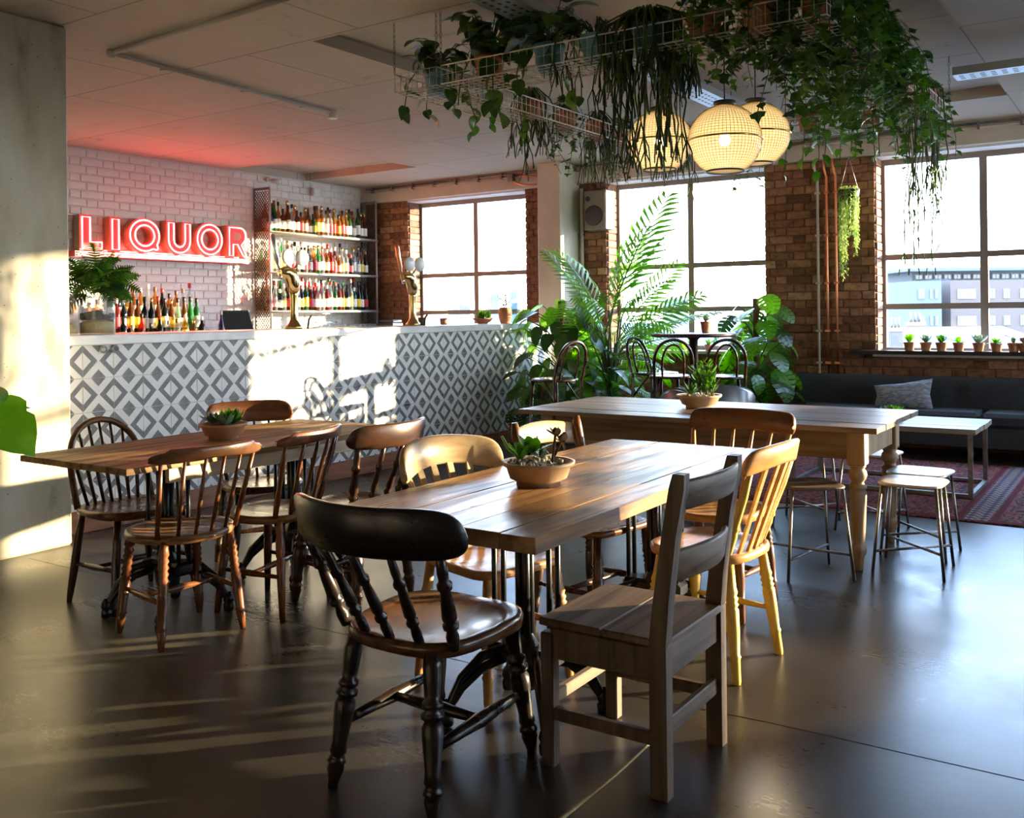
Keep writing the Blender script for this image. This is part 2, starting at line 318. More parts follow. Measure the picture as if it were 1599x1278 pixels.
M['cseat'] = wood('worn_chair_seat', (.14,.066,.027), (.23,.115,.048), 1, .3)
for k_ in ('cdark', 'cmid', 'cred', 'cblack'):
    d_, l_ = {'cdark': ((.022,.009,.005), (.07,.03,.015)), 'cmid': ((.06,.022,.009), (.19,.08,.03)), 'cred': ((.075,.024,.009), (.23,.085,.03)), 'cblack': ((.006,.004,.003), (.018,.01,.007))}[k_]
    M[k_+'x'] = wood(k_ + '_rail_wood', d_, l_, 0, .3)
M['cseatdark'] = wood('dark_glossy_seat', (.045,.018,.008), (.12,.052,.02), 1, .22)
M['cpale'] = wood('pale_beech', (.32,.2,.09), (.52,.37,.2), 0, .33)
M['corange'] = wood('honey_chair_wood', (.3,.13,.035), (.52,.27,.09), 0, .3)
M['yellow'] = noisy('yellow_leg_paint', [(.3, (.55,.36,.05)), (.7, (.68,.48,.1))], (12,12,12), rough=.45)
M['cgrey'] = wood('weathered_dark_plank', (.05,.028,.014), (.17,.108,.062), 0, .5)
M['cgreyz'] = wood('weathered_dark_post', (.044,.025,.013), (.155,.098,.056), 2, .5)
M['bent'] = mat('dark_bentwood', (.035,.012,.008), .22, 0, .6, coat=.4)
M['stooldark'] = wood('dark_stool_ply', (.05,.032,.02), (.17,.12,.08), 0, .4)
M['stoolpale'] = wood('pale_stool_ply', (.4,.35,.26), (.58,.52,.42), 0, .35)
M['sofa'] = noisy('charcoal_wool', [(.3, (.028,.032,.037)), (.7, (.045,.05,.057))], (60,60,60), rough=.9, bump=.3, bscale=300)
M['leather'] = mat('dark_leather', (.07,.085,.095), .25)
M['red_box'] = mat('red_sign_enamel', (.38,.02,.028), .4)
M['sign_side'] = mat('bronze_sign_side', (.3,.22,.12), .5)
M['neon'] = mat('neon_pink_tube', (1,.3,.3), .3, emit=(1,.075,.065), es=8)
M['neonwhite'] = mat('neon_pale_tube', (1,.7,.66), .3, emit=(1,.3,.25), es=5)
M['bulb'] = mat('lamp_bulb', (1,.9,.7), .3, emit=(1,.83,.55), es=8)
M['card'] = mat('paper_label', (.72,.69,.6), .6)
M['cardred'] = mat('red_paper_label', (.5,.03,.05), .6)
M['cardyel'] = mat('yellow_paper_label', (.7,.5,.06), .6)
M['screen'] = mat('dark_screen', (.02,.025,.025), .15)

# ------------------------------------------------------------------ room shell
CEIL, WALLX, WALLY, WINY, BEAMY = 2.86, -8.42, 9.18, 9.42, 9.08
HEAD, SILL = 2.64, .84
RX, BY = 6.3, -3.6
struct(MB().box(WALLX-.3, RX+.3, BY-.3, WALLY+.35, -.25, 0).build('floor', M['floor']))
# ceiling with two shallow coffers
mb = MB(); xs = [WALLX-.3, -8.42, -6.72, -4.1, -.93, RX+.3]; ys = [BY-.3, 4.03, 7.0, 8.14, WALLY+.35]
for i in range(len(xs)-1):
    for j in range(len(ys)-1):
        hi = (i == 3 and j in (1, 2)) or (i == 1 and j == 2)
        mb.box(xs[i], xs[i+1], ys[j], ys[j+1], CEIL + (.08 if hi else 0), CEIL+.3)
struct(mb.build('ceiling', M['ceiling']))
# bar back wall: backing plus single painted bricks
wl_ = struct(MB().box(WALLX-.3, WALLX, BY-.3, WALLY+.35, 0, CEIL).build('wall_left', M['whitemortar']))
BL, BH, JN = .235, .078, .008
def bricks(face, u0, u1, z0, z1, parent, materials, limit, rest_name, holes=lambda u, z: False, prio=None, depth=.012, hole_edges=()):
    """Flemish-like bond; single bricks as objects, the overflow joined"""
    cells = []; row = 0; z = z0
    while z < z1 - .02:
        h = min(BH, z1 - z); u = u0 - (BL*.75 if row % 2 else 0); k = 0
        while u < u1:
            w = BL if k % 2 == 0 else BL*.48
            a, b2 = max(u, u0), min(u + w, u1)
            segs = [(a, b2)]
            if z + h/2 > SILL - .03:
                for c0, c1 in hole_edges:
                    nxt = []
                    for p, q_ in segs:
                        if q_ <= c0 or p >= c1: nxt.append((p, q_))
                        else:
                            if p < c0: nxt.append((p, c0 + JN))
                            if q_ > c1: nxt.append((c1, q_))
                    segs = nxt
            for p, q_ in segs:
                if q_ - p > .03: cells.append((p, q_ - JN, z, z + h - JN))
            u += w; k += 1
        z += BH; row += 1
    if prio: cells.sort(key=prio)
    cache = {}; rest = MB()
    for i, (a, b2, c, d) in enumerate(cells):
        w, h = b2 - a, d - c; key = (round(w, 2), round(h, 3)); v = rnd.randrange(3)
        def mk(dd):
            bb = MB(); j = lambda: rnd.uniform(-.0035, .0035)
            bb.cbox(-w/2+j(), w/2+j(), -dd, .02, -h/2+j()*.6, h/2+j()*.6, .005); return bb
        if i < limit:
            if (key, v) not in cache: cache[(key, v)] = mk(depth + rnd.uniform(-.003, .005)).mesh('brick', materials)
            o = put('brick', cache[(key, v)], parent)
        else: o = None
        cu, cz = (a+b2)/2, (c+d)/2
        Mx = face(cu, cz)
        if o: o.matrix_basis = Mx
        else:
            bb = mk(depth + rnd.uniform(-.003, .005)).xf(Mx); rest.add(bb.v, bb.f)
    if rest.v:
        o = rest.build(rest_name, materials, parent); o['kind'] = 'stuff'
face_left = lambda u, z: Matrix.Translation((WALLX, u, z)) @ Matrix.Rotation(pi/2, 4, 'Z')
bricks(face_left, 4.9, WALLY, .98, CEIL, wl_, M['whitebrick'], 300, 'brick_field', depth=.006, prio=lambda c: abs((c[0]+c[1])/2-5.9) + (0 if c[2] > 1.2 else 2))
# window wall
WX = [(-7.71, -5.97), (-4.93, -3.18), (-2.15, -.40), (.63, 2.38), (2.98, 5.5)]  # the fifth is unseen, placed and widened to let the sun in
mb = MB(); prev = WALLX
for a, b2 in WX:
    mb.box(prev, a, WALLY, WALLY+.35, 0, HEAD+.02); mb.box(a, b2, WALLY, WALLY+.35, 0, SILL); prev = b2
mb.box(prev, RX+.3, WALLY, WALLY+.35, 0, HEAD+.02); mb.box(WALLX, RX+.3, WALLY, WALLY+.35, HEAD+.02, CEIL)
wb = struct(mb.build('wall_back', M['mortar']))
face_back = lambda u, z: Matrix.Translation((u, WALLY, z))
def hole(u, z): return any(a < u < b2 for a, b2 in WX) and z > SILL - .03
def inview(c):
    u = (c[0]+c[1])/2; z = c[2]
    if -3.2 < u < -2.1: return -z
    if u < -7.5 and z > 1.0: return 1 - z
    if -5.2 < u < -4.9 and z > .9: return .5 - z
    if -2.2 < u < -.4 and z > .6: return -1.5
    return 20 - z
bricks(face_back, -8.35, -.2, .02, HEAD+.02, wb, M['brick'], 300, 'brick_field', hole_edges=WX, prio=inview, depth=.014)
# window reveals in rough brick quoins (lit edges)
def reveal(xf_, sgn):
    z = .86; k = 0
    while z < HEAD - .04:
        d = WINY - WALLY - .03; j = rnd.uniform(-.006, .006)
        bb = MB(); bb.cbox(-.012, .012+j*.5, 0, d*rnd.uniform(.9, 1)-.004, -.036, .036, .005)
        o = bb.build('brick', M['brick'], wb); o.location = (xf_ + sgn*.004, WALLY+.004, z + .034)
        z += BH; k += 1
for a, b2 in WX[:3]: reveal(a, 1)
struct(MB().box(WALLX, RX, BEAMY, WALLY+.01, HEAD+.02, CEIL).build('trim_1', M['beam']))   # lintel beam
mb = MB()
for a, b2 in WX: mb.box(a, b2, WALLY-.02, WINY-.02, HEAD, HEAD+.02)
struct(mb.build('trim_2', M['white']))                                                    # white soffits
mb = MB()
for a, b2 in WX[1:]: mb.box(a-.02, b2+.02, WALLY-.05, WINY, SILL-.025, SILL+.005)
struct(mb.build('trim_3', M['white']))                                                    # sill boards
# steel windows
def window(i, a, b2, bars=(1.27, 1.73)):
    ft = .022
    f = MB(); y0, y1 = WINY-.025, WINY+.03; mx_ = (a+b2)/2; fr_ = .045
    f.box(a, a+fr_, y0, y1, SILL, HEAD); f.box(b2-fr_, b2, y0, y1, SILL, HEAD); f.box(a+fr_, b2-fr_, y0, y1, SILL, SILL+.05); f.box(a+fr_, b2-fr_, y0, y1, HEAD-.05, HEAD)
    root = struct(f.build('window_%d' % i, M['frame']))
    MB().box(mx_-.032, mx_+.032, y0+.002, y1-.002, SILL+.05, HEAD-.05).build('mullion', M['frame'], root)
    for z in bars:
        for (p, q_) in ((a+fr_, mx_-.032), (mx_+.032, b2-fr_)):
            MB().box(p, q_, y0+.004, y1-.004, z-ft-.004, z+ft+.004).build('transom', M['frame'], root)
    zz = [SILL+.05] + [q_ for z in bars for q_ in (z-.026, z+.026)] + [HEAD-.05]
    for k in range(len(bars)+1):
        for (p, q_) in ((a+fr_, mx_-.032), (mx_+.032, b2-fr_)):
            MB().box(p, q_, WINY+.004, WINY+.008, zz[2*k], zz[2*k+1]).build('pane', M['pane'], root)
    for p in (lerp(a, mx_, .55), lerp(mx_, b2, .55)):
        MB().tube([(p-.01, y0-.012, 1.755), (p+.01, y0-.02, 1.78), (p+.035, y0-.03, 1.83)], .006, 5).build('window_stay', M['frame'], root)
    return root
for i, (a, b2) in enumerate(WX): window(i+1, a, b2, (1.27, 1.73) if i < 4 else (1.9,))
# unseen roller blind, added on the off-frame window to trim the sun
o = thing('added_roller_blind', 'unseen cream roller blind added on far right window to trim the sun', 'blind', (4.24, WINY-.06, HEAD))
MB().box(-1.23, 1.23, -.006, .006, -.84, -.03).build('fabric', M['beam'], o); MB().tube([(-1.23,0,-.02), (1.23,0,-.02)], .02, 8).build('roller', M['white'], o)
# column between the first two windows, concrete pillar, other walls
struct(MB().cbox(-5.545, -5.26, 8.75, WALLY, 0, CEIL, .008).build('wall_column', M['beam']))
struct(MB().cbox(-5.75, -4.98, 1.7, 3.034, 0, CEIL, .012).build('wall_pillar', M['pillar']))
WR_FILL = [(-8.6, -6.3), (-5.4, -3.9)]     # openings, as -y; unseen windows added for sky fill light
mb = MB(); prev = -(WALLY+.35)
for a, b2 in WR_FILL:
    mb.box(RX, RX+.35, -a, -prev, 0, CEIL); mb.box(RX, RX+.35, -b2, -a, 0, SILL); mb.box(RX, RX+.35, -b2, -a, HEAD, CEIL); prev = b2
mb.box(RX, RX+.35, BY-.3, -prev, 0, CEIL)
struct(mb.build('wall_right', M['wallplain']))
for i, (a, b2) in enumerate(WR_FILL):
    w_ = window(6+i, a, b2); w_.matrix_world = Matrix.Translation((RX+.24-WINY, 0, 0)) @ Matrix.Rotation(-pi/2, 4, 'Z')
struct(MB().box(WALLX, RX, BY-.3, BY, 0, CEIL).build('wall_front', M['wallplain']))

# ------------------------------------------------------------------ bar
BX, BY0, BY1 = -5.193, 3.036, 8.37
bar = thing('bar_counter', 'long bar counter faced in grey and white diamond tiles with marble top', 'bar', (BX, BY0, 0))
MB().box(-.55, -.012, .02, BY1-BY0-.02, .0, 1.09).build('body', M['grout'], bar)
nb = 3
for k in range(nb):
    y0, y1 = lerp(.02, BY1-BY0, k/nb), lerp(.02, BY1-BY0, (k+1)/nb) - .003
    MB().cbox(-.02, .012, y0, y1, 0, .13, .004).build('skirting_board', M['basewood'], bar)
MB().cbox(-.6, .03, .03, BY1-BY0+.03, 1.09, 1.15, .006).build('marble_top', M['marble'], bar)
def clip(poly, z):
    out = []
    for i in range(len(poly)):
        p, q_ = poly[i], poly[(i+1) % len(poly)]
        if p[1] >= z: out.append(p)
        if (p[1] - z)*(q_[1] - z) < 0: t = (z-p[1])/(q_[1]-p[1]); out.append((lerp(p[0], q_[0], t), z))
    return out
def tile_mesh(cut=0):
    mb = MB(); T = .2; e = .0012
    polys = []
    for cx, s in ((0, 1), (1, -1)):
        o_, i_ = .47, .265
        polys += [[(cx+s*.006, .5+o_), (cx+s*o_, .5), (cx+s*i_, .5), (cx+s*.006, .5+i_)][::-s], [(cx+s*.006, .5-i_), (cx+s*i_, .5), (cx+s*o_, .5), (cx+s*.006, .5-o_)][::-s]]
    polys += [[(.5-.23, .99), (.5, .75), (.5+.23, .99)], [(.5-.23, .012), (.5+.23, .012), (.5, .25)]]
    z0 = cut
    mb.cbox(-.012, .0, e, T-e, z0*T+e, T-e, .0012, 0)
    for p in polys:
        p = clip(p, z0 + .01)
        if len(p) >= 3:
            ar = sum(p[i][0]*p[(i+1) % len(p)][1] - p[(i+1) % len(p)][0]*p[i][1] for i in range(len(p)))
            if ar < 0: p = p[::-1]
            mb.add([(.0006, u*T, v*T) for u, v in p], [tuple(range(len(p)))], 1)
    return mb.mesh('tile', [M['tilewhite'], M['tilegrey']])
t_full, t_cut = tile_mesh(), tile_mesh(.165)
for c in range(27):
    y = .2*c
    if y + .2 > BY1-BY0+.09: break
    for r in range(5):
        put('tile', t_full if r < 4 else t_cut, bar, (0, y, .897 - .2*r))
# scratched marks on one tile
mb = MB()
for (cx, cz, ang, n_) in ((.135, .125, -.75, 4), (.065, .125, .75, 4)):
    for k in range(n_):
        d = (k-1.5)*.02; ctr = Vector((0, .2 + cx + d*cos(ang), .897 + cz - .05 + d*sin(ang)))
        a_ = [ctr + Vector((0, -.006, -.008)), ctr + Vector((0, 0, .009)), ctr + Vector((0, .006, -.008)), ctr + Vector((0, -.003, -.001))]
        mb.tube([p + Vector((.0008,0,0)) for p in a_], .0011, 4)
mb.build('scratched_marks', M['tilewhite'], bar)
for k in range(2):
    o = thing('bag_hook', 'small round brass bag hook under bar edge, %s one from concrete pillar' % ORD[k], 'hook', (BX+.02, 3.36+.075*k, 1.065), 0, 'bag hooks under the bar')
    MB().tube([(0, .02*cos(t), .018*sin(t)) for t in [2*pi*i/14 for i in range(14)]], .006, 6, closed=True).build('ring', M['steel'], o)
    MB().cbox(-.02, .004, -.012, .012, .012, .025, .002).build('plate', M['steel'], o)

# ------------------------------------------------------------------ neon sign
sg = thing('neon_sign', 'red neon LIQUOR sign with pale glowing base bar', 'sign', (WALLX+.03, 5.1, 1.82))
def lt(u, w): return (.13, u, w)
def outline(kind, w, h):
    if kind == 'L': return [[(0,0),(w,0),(w,.3*h),(.5*w,.3*h),(.5*w,h),(0,h)]]
    if kind == 'I': return [[(0,0),(w,0),(w,h),(0,h)]]
    if kind == 'U':
        out = [(0,h),(0,.42*h)] + [(w/2-w/2*cos(pi*i/12), .42*h-.42*h*sin(pi*i/12)) for i in range(1,12)] + [(w,.42*h),(w,h),(.66*w,h),(.66*w,.44*h)]
        out += [(w/2+.16*w*cos(pi*i/6), .44*h-.15*h*sin(pi*i/6)) for i in range(1,6)] + [(.34*w,.44*h),(.34*w,h)]
        return [out]
    if kind in 'OQ':
        n = 36; o_ = [(w/2+w/2*cos(2*pi*i/n)*(1.22 if kind == 'Q' and i in (31, 32) else 1), h/2+h/2*sin(2*pi*i/n)*(1.2 if kind == 'Q' and i in (31, 32) else 1)) for i in range(n)]
        i_ = [(w/2+.24*w*cos(2*pi*i/n), h/2+.24*h*sin(2*pi*i/n)) for i in range(n)]
        return [o_, i_]
    if kind == 'R':
        o_ = [(0,0),(.32*w,0),(.32*w,.36*h),(.42*w,.36*h),(.7*w,0),(1.02*w,0),(.74*w,.4*h)] + [(.58*w+.36*w*cos(t), .69*h+.31*h*sin(t)) for t in [-.9+i*2.45/8 for i in range(9)]] + [(0,h)]
        i_ = [(.32*w,.56*h),(.55*w,.56*h),(.66*w,.63*h),(.66*w,.73*h),(.55*w,.8*h),(.32*w,.8*h)]
        return [o_, i_]
LET = [('L',.05,.24,.33), ('I',.36,.11,.33), ('Q',.55,.37,.345), ('U',.99,.3,.34), ('O',1.34,.355,.355), ('R',1.755,.28,.345)]
def ringmesh(mb, o_, i_, x0, x1, mi=0):
    n = len(o_); vv = [(x1,u,w) for u,w in o_] + [(x1,u,w) for u,w in i_] + [(x0,u,w) for u,w in o_] + [(x0,u,w) for u,w in i_]
    ff = []
    for k in range(n):
        j = (k+1) % n
        ff += [(k, j, n+j, n+k), (2*n+k, 2*n+j, j, k), (n+k, n+j, 3*n+j, 3*n+k)]
    mb.add(vv, ff, mi); mb.m[-3*n:] = [0, 1, 1]*n
for kd, u0, w, h in LET:
    ps = outline(kd, w, h); sh = lambda pl: [(u+u0, v+.065) for u, v in pl]
    mb = MB(); o_ = sh(ps[0])
    if kd in 'OQ':
        ringmesh(mb, o_, sh(ps[1]), 0, .1)
    elif kd == 'R':
        mb.prism(o_, lambda u, v, q_: (q_, u, v), .1, 0, 1); mb.prism(sh(ps[1]), lambda u, v, q_: (q_+.1, u, v), .002, 1)
    else: mb.prism(o_, lambda u, v, q_: (q_, u, v), .1, 0, 1)
    L_ = mb.build('letter_' + kd.lower(), [M['red_box'], M['sign_side']], sg)
    def tubeof(pl, s=.82):
        cu = sum(p[0] for p in pl)/len(pl); cv = sum(p[1] for p in pl)/len(pl)
        ins = []
        n = len(pl)
        for i in range(n):
            p0, p1, p2 = Vector(pl[i-1]), Vector(pl[i]), Vector(pl[(i+1) % n])
            d1 = (p1-p0).normalized(); d2 = (p2-p1).normalized(); nn = Vector((-(d1.y+d2.y), d1.x+d2.x))
            nn = nn.normalized() if nn.length > 1e-4 else Vector((-d1.y, d1.x))
            k = 1/max(.5, nn.dot(Vector((-d1.y, d1.x))))
            ins.append(p1 + nn*.02*k*s)
        return ins
    t_ = MB(); t_.tube([(.112, p.x, p.y) for p in tubeof(o_, 1)], .0075, 6, closed=True)
    if kd in 'OQ': t_.tube([(.112, p.x, p.y) for p in tubeof(sh(ps[1]), -1)], .0075, 6, closed=True)
    t_.build('neon_tube', M['neon'], L_)
mb = MB(); mb.cbox(0, .1, .0, 2.05, 0, .06, .004); base = mb.build('base_bar', M['red_box'], sg)
MB().tube([(.112, .03, .045), (.112, 2.0, .045), (.112, 2.015, .032), (.112, 2.0, .02), (.112, .03, .02)], .0085, 6).build('neon_tube', M['neonwhite'], base)
MB().tube([(.05, .1, .072), (.05, 1.98, .072)], .006, 6).build('top_tube', M['neon'], base)
for k, y in enumerate((.2, .98, 1.76)): MB().box(-.03, .0, y-.02, y+.02, .01, .06).build('wall_bracket', M['steel'], sg)

# ------------------------------------------------------------------ back-bar shelving
SX0, SX1, SY0, SY1 = WALLX+.02, -8.14, 7.32, 9.06
cab = thing('back_bar_cabinet', 'low white back bar cabinet under the bottle shelves', 'cabinet', (WALLX+.02, 4.9, 0))
MB().box(0, .75, 0, 4.2, .06, .94).build('body', M['white'], cab); MB().cbox(0, .78, -.02, 4.22, .94, .97, .004).build('worktop', M['galv'], cab); MB().box(0, .45, 0, 4.2, 0, .06).build('plinth', M['dark'], cab)
for k in range(6): MB().cbox(.75, .765, .02+.7*k, .02+.7*k+.67, .1, .92, .003).build('door', M['white'], cab)
st = thing('bottle_shelving', 'wall shelving of three steel edged boards between expanded metal side panels', 'shelf', (SX0, SY0, 1.05))
D_, Wd = SX1-SX0, SY1-SY0
for y in (0, Wd):
    MB().tube([(D_, y, 0), (D_, y, 1.62)], .013, 7).build('post', M['galv'], st); MB().tube([(.01, y, 0), (.01, y, 1.62)], .011, 7).build('post', M['steel'], st)
    mb = MB(); nz, ny = 36, 6       # expanded metal diamonds
    for i in range(nz):
        for k in range(ny):
            z0 = .01 + i*1.58/nz; hz = 1.58/nz; x0 = .012 + k*(D_-.03)/ny; hx = (D_-.03)/ny
            a_, b_, c_, d_ = (x0, y, z0+hz/2), (x0+hx/2, y, z0), (x0+hx, y, z0+hz/2), (x0+hx/2, y, z0+hz)
            for p, q_ in ((a_, b_), (b_, c_), (c_, d_), (d_, a_)): mb.tube([p, q_], .0048, 3, cap=False)
    mb.build('mesh_panel', M['stembrown'] if y == 0 else M['steel'], st)
    MB().cbox(0, D_, y-.006, y+.006, 1.6, 1.63, .002).build('top_rail', M['steel'], st)
SHZ = [2.195, 1.745, 1.31]
for z in SHZ:
    s_ = MB().cbox(0, D_, 0, Wd, z-1.05-.02, z-1.05, .003).build('shelf_board', M['batten'], st)
    MB().tube([(D_+.008, -.01, z-1.05-.018), (D_+.008, Wd+.01, z-1.05-.018)], .012, 7).build('front_rail', M['galv'], s_)

# ------------------------------------------------------------------ bottles
G = {'clear': glassy('clear_glass', (.93,.96,.95), .82), 'green': glassy('green_glass', (.1,.4,.14), .72), 'bright green': glassy('bright_green_glass', (.1,.6,.12), .75),
     'brown': glassy('brown_glass', (.42,.17,.05), .75), 'amber': glassy('amber_glass', (.88,.5,.14), .85), 'dark': glassy('dark_glass', (.025,.03,.03), .45),
     'red': glassy('red_glass', (.6,.06,.03), .75), 'orange': glassy('orange_glass', (.92,.5,.14), .85), 'blue': glassy('teal_glass', (.1,.42,.42), .6),
     'yellow': glassy('yellow_glass', (.85,.62,.12), .8), 'purple': glassy('purple_glass', (.13,.06,.3), .6)}
CAPS = {'red': mat('red_cap', (.5,.03,.03), .4), 'black': M['black'], 'gold': M['brass'], 'white': M['white'], 'cork': M['pebble'], 'brown': mat('brown_cap', (.16,.07,.03), .5), 'green': mat('green_cap', (.03,.2,.06), .4)}
SHAPES = {  # radius, height, shoulder z, neck radius, neck z
 'tall': [(.034,0),(.037,.006),(.037,.19),(.03,.215),(.015,.24),(.0135,.3)],
 'square': [(.036,0),(.04,.006),(.04,.165),(.036,.185),(.016,.2),(.0145,.25)],
 'wine': [(.033,0),(.036,.006),(.036,.17),(.032,.195),(.018,.23),(.0145,.25),(.014,.315)],
 'slim': [(.028,0),(.031,.006),(.03,.2),(.02,.24),(.012,.27),(.012,.34)],
 'squat': [(.045,0),(.05,.008),(.052,.07),(.045,.115),(.02,.14),(.016,.19)],
 'flask': [(.038,0),(.042,.006),(.042,.135),(.034,.165),(.015,.185),(.0145,.23)]}
bcache = {}
def bottle(loc, shape, colour, cap, label, lab='card', scale=1.0, group=None, text=None):
    key = (shape, colour); pr = SHAPES[shape]
    if key not in bcache:
        bcache[key] = MB().lathe(pr, 12, capb=True).mesh('bottle', G[colour])
    if ('cap', shape, cap) not in bcache:
        r, z = pr[-1]; c_ = MB(); c_.lathe([(r+.0015, z-.03), (r+.003, z-.028), (r+.003, z+.014), (r*.8, z+.017)], 10, capb=True, capt=True); bcache[('cap', shape, cap)] = c_.mesh('cap', CAPS[cap])
    if lab != 'none' and ('lab', shape, lab) not in bcache:
        r = pr[2][0]+.0012; z1 = pr[2][1]; bcache[('lab', shape, lab)] = MB().lathe([(r, z1*.22), (r, z1*.78)], 12, capb=False).mesh('paper_label', M[lab])
    o = put('bottle', bcache[key], None, loc, (0,0,rnd.uniform(0,6)), scale); tag(o, text, 'bottle', group)
    put('cap', bcache[('cap', shape, cap)], o)
    if lab != 'none': put('paper_label', bcache[('lab', shape, lab)], o)
    return o
def pick(seq): return rnd.choice(seq)
PAL = {0: (['amber','orange','brown','amber','green','clear','amber'], ['black','black','brown','gold']),
       1: (['clear','clear','clear','bright green','amber','dark','clear','red'], ['black','white','gold','red']),
       2: (['clear','clear','green','clear','dark','clear','brown','red'], ['black','white','red','green'])}
SHN = ['top', 'middle', 'lowest']
for s in range(3):
    for r_, nbot in ((1, 15), (0, 24)):        # back row first, then the front row
        ys_ = [SY0 + .06 + (Wd - .12)*(k + .5*r_)/nbot for k in range(nbot)]
        for k, y in enumerate(ys_):
            if rnd.random() < .1 and r_ == 1: continue
            col = pick(PAL[s][0]); cap = pick(PAL[s][1]); shp = pick(list(SHAPES)[:4] + ['tall', 'flask'])
            if r_ == 1: shp = pick(['tall', 'wine', 'slim'])
            if s == 0 and r_ == 0 and k == 0: col, shp = 'blue', 'flask'
            if s == 2 and r_ == 0 and k > 20: col, shp, cap = 'dark', 'wine', 'black'
            if s == 0 and r_ == 0 and k > 21: col, shp, cap = 'brown', 'wine', 'gold'
            if s == 1 and r_ == 0 and k in (1, 2, 3): col, cap = 'clear', 'white'
            x = SX0 + (.065 if r_ else .185) + rnd.uniform(-.01, .01)
            sc = rnd.uniform(.9, 1.06) * (1.0 if r_ == 0 else 1.12)
            w = Wd/nbot
            if shp in ('squat',): sc *= .75
            sc = min(sc, .43/ (SHAPES[shp][-1][1]+.02))
            sxy = min(sc, (w-.004)/2/max(p_[0] for p_ in SHAPES[shp]))
            b_ = bottle((x, y, SHZ[s]+.001), shp, col, cap, None, pick(['card','card','card','cardyel','cardred']) if col != 'x' else 'card', (sxy, sxy, sc), 'bottles on the wall shelving',
                   '%s glass bottle with %s cap, %s from left in %s row on %s shelf' % (col, cap, ORD[k], 'rear' if r_ else 'front', SHN[s]))
# stepped bottle display behind the counter
DX = -7.64
disp = thing('bottle_step', 'dark three tier bottle step standing on the white back bar cabinet', 'shelf', (DX, 5.14, .97))
TZ = [1.0, 1.11, 1.215]
for k in (0, 1, 2): MB().cbox(-.11*k-.105, -.11*k, 0, 1.02, .0, TZ[k]-.97, .004).build('tier', M['dark'], disp)
spec0 = [('tall','dark','black','card'),('squat','clear','cork','none'),('wine','red','black','cardred'),('flask','dark','black','card'),('wine','dark','red','card'),('flask','clear','cork','card'),('square','clear','brown','card'),('tall','yellow','white','cardyel'),('square','brown','gold','cardyel'),('tall','dark','white','card')]
spec1 = [('tall','red','white','cardred'),('wine','dark','red','card'),('tall','brown','black','cardyel'),('tall','brown','black','cardyel'),('wine','dark','black','card'),('wine','dark','gold','card'),('wine','brown','red','cardyel'),('tall','dark','black','card'),('tall','brown','gold','cardyel'),('wine','clear','black','card'),('wine','brown','black','card'),('wine','bright green','black','none'),('tall','green','black','card')]
spec2 = [('wine','green','black','card'),('wine','dark','red','card'),('square','yellow','black','cardyel'),('slim','orange','gold','card'),('tall','orange','cork','card'),('slim','clear','white','none'),('tall','amber','brown','card'),('wine','dark','red','none'),('square','amber','black','card'),('tall','orange','brown','card'),('wine','clear','cork','card'),('slim','clear','red','card')]
for tier, sp, nm in ((0, spec0, 'lowest'), (1, spec1, 'middle'), (2, spec2, 'top')):
    for k, (shp, col, cap, lab) in enumerate(sp):
        y = 5.19 + .92*(k+.25*tier*.5)/(len(sp)-.3)
        rs = .033/max(p_[0] for p_ in SHAPES[shp]); bottle((DX - .11*tier - .055, y, TZ[tier]+.001), shp, col, cap, None, lab, (rs,rs,rnd.uniform(.92, 1.03)*(1 if tier else .86)), 'bottles on the step behind the bar',
               '%s glass bottle with %s cap, %s from pillar end on %s tier behind bar' % (col, cap, ORD[k], nm))
bottle((-7.7, 6.28, .971), 'slim', 'purple', 'white', None, 'none', (.9,.9,.95), None, 'slim tapering purple bottle standing by the till screen')
# till screen
o = thing('till_screen', 'black tilted till screen on a stand behind bar beside metal mesh panel', 'till', (-7.82, 6.58, .97), radians(-4))
MB().box(-.12, .12, -.12, .12, 0, .02).build('base', M['black'], o); MB().box(-.06, -.02, -.03, .03, .02, .2).build('stand', M['black'], o)
s_ = MB().cbox(-.012, .012, -.17, .17, -.12, .12, .004).build('screen_case', M['black'], o, (0,0,.23), (0,radians(-25),0)); MB().box(.0121, .013, -.155, .155, -.105, .105).build('display', M['screen'], s_)
# draught taps
for k, (y, nm) in enumerate(((5.12, 'nearer the neon sign'), (6.52, 'nearer the windows'))):
    o = thing('beer_tap', 'polished brass beer font with round white badges on bar, %s' % nm, 'beer tap', (-5.44, y, 1.15), 0, 'beer taps on the bar')
    MB().lathe([(.045,0),(.047,.012),(.03,.03),(.022,.05),(.021,.1),(.024,.18),(.028,.21)], 14, capt=True).build('column', M['brass'], o)
    MB().tube([(0,0,.2),(0,-.004,.25),(0,-.02,.29),(0,-.05,.305),(0,-.1,.3)], [.03,.036,.038,.032,.02], 12).build('swan_head', M['brass'], o)
    for q_ in (-1, 1):
        MB().tube([(-.02, .025*q_-.02, .30), (.02, .04*q_-.01, .37)], .006, 6).build('badge_stem', M['chrome'], o)
        b_ = MB(); b_.lathe([(.001,0),(.042,0),(.045,.006),(.042,.014),(.001,.014)], 18, capb=False); b_.xf(Matrix.Translation((.02, .048*q_-.01, .38)) @ Matrix.Rotation(pi/2, 4, 'Y')); b_.build('badge', M['white'], o)
    MB().turned((0,-.1,.3), (-.01,-.135,.5), [(0,.006),(.2,.007),(.3,.012),(.9,.014),(1,.008)], 8).build('handle', M['chrome'] if k == 0 else M['copper'], o)
    MB().tube([(0,-.09,.3),(.01,-.1,.26)], .009, 7).build('spout', M['chrome'], o)
    MB().tube([(.04,.06,.0),(.05,.06,.05),(.06,.07,.07)], .006, 6).build('side_lever', M['black'], o)
    o.scale = (1.42,)*3
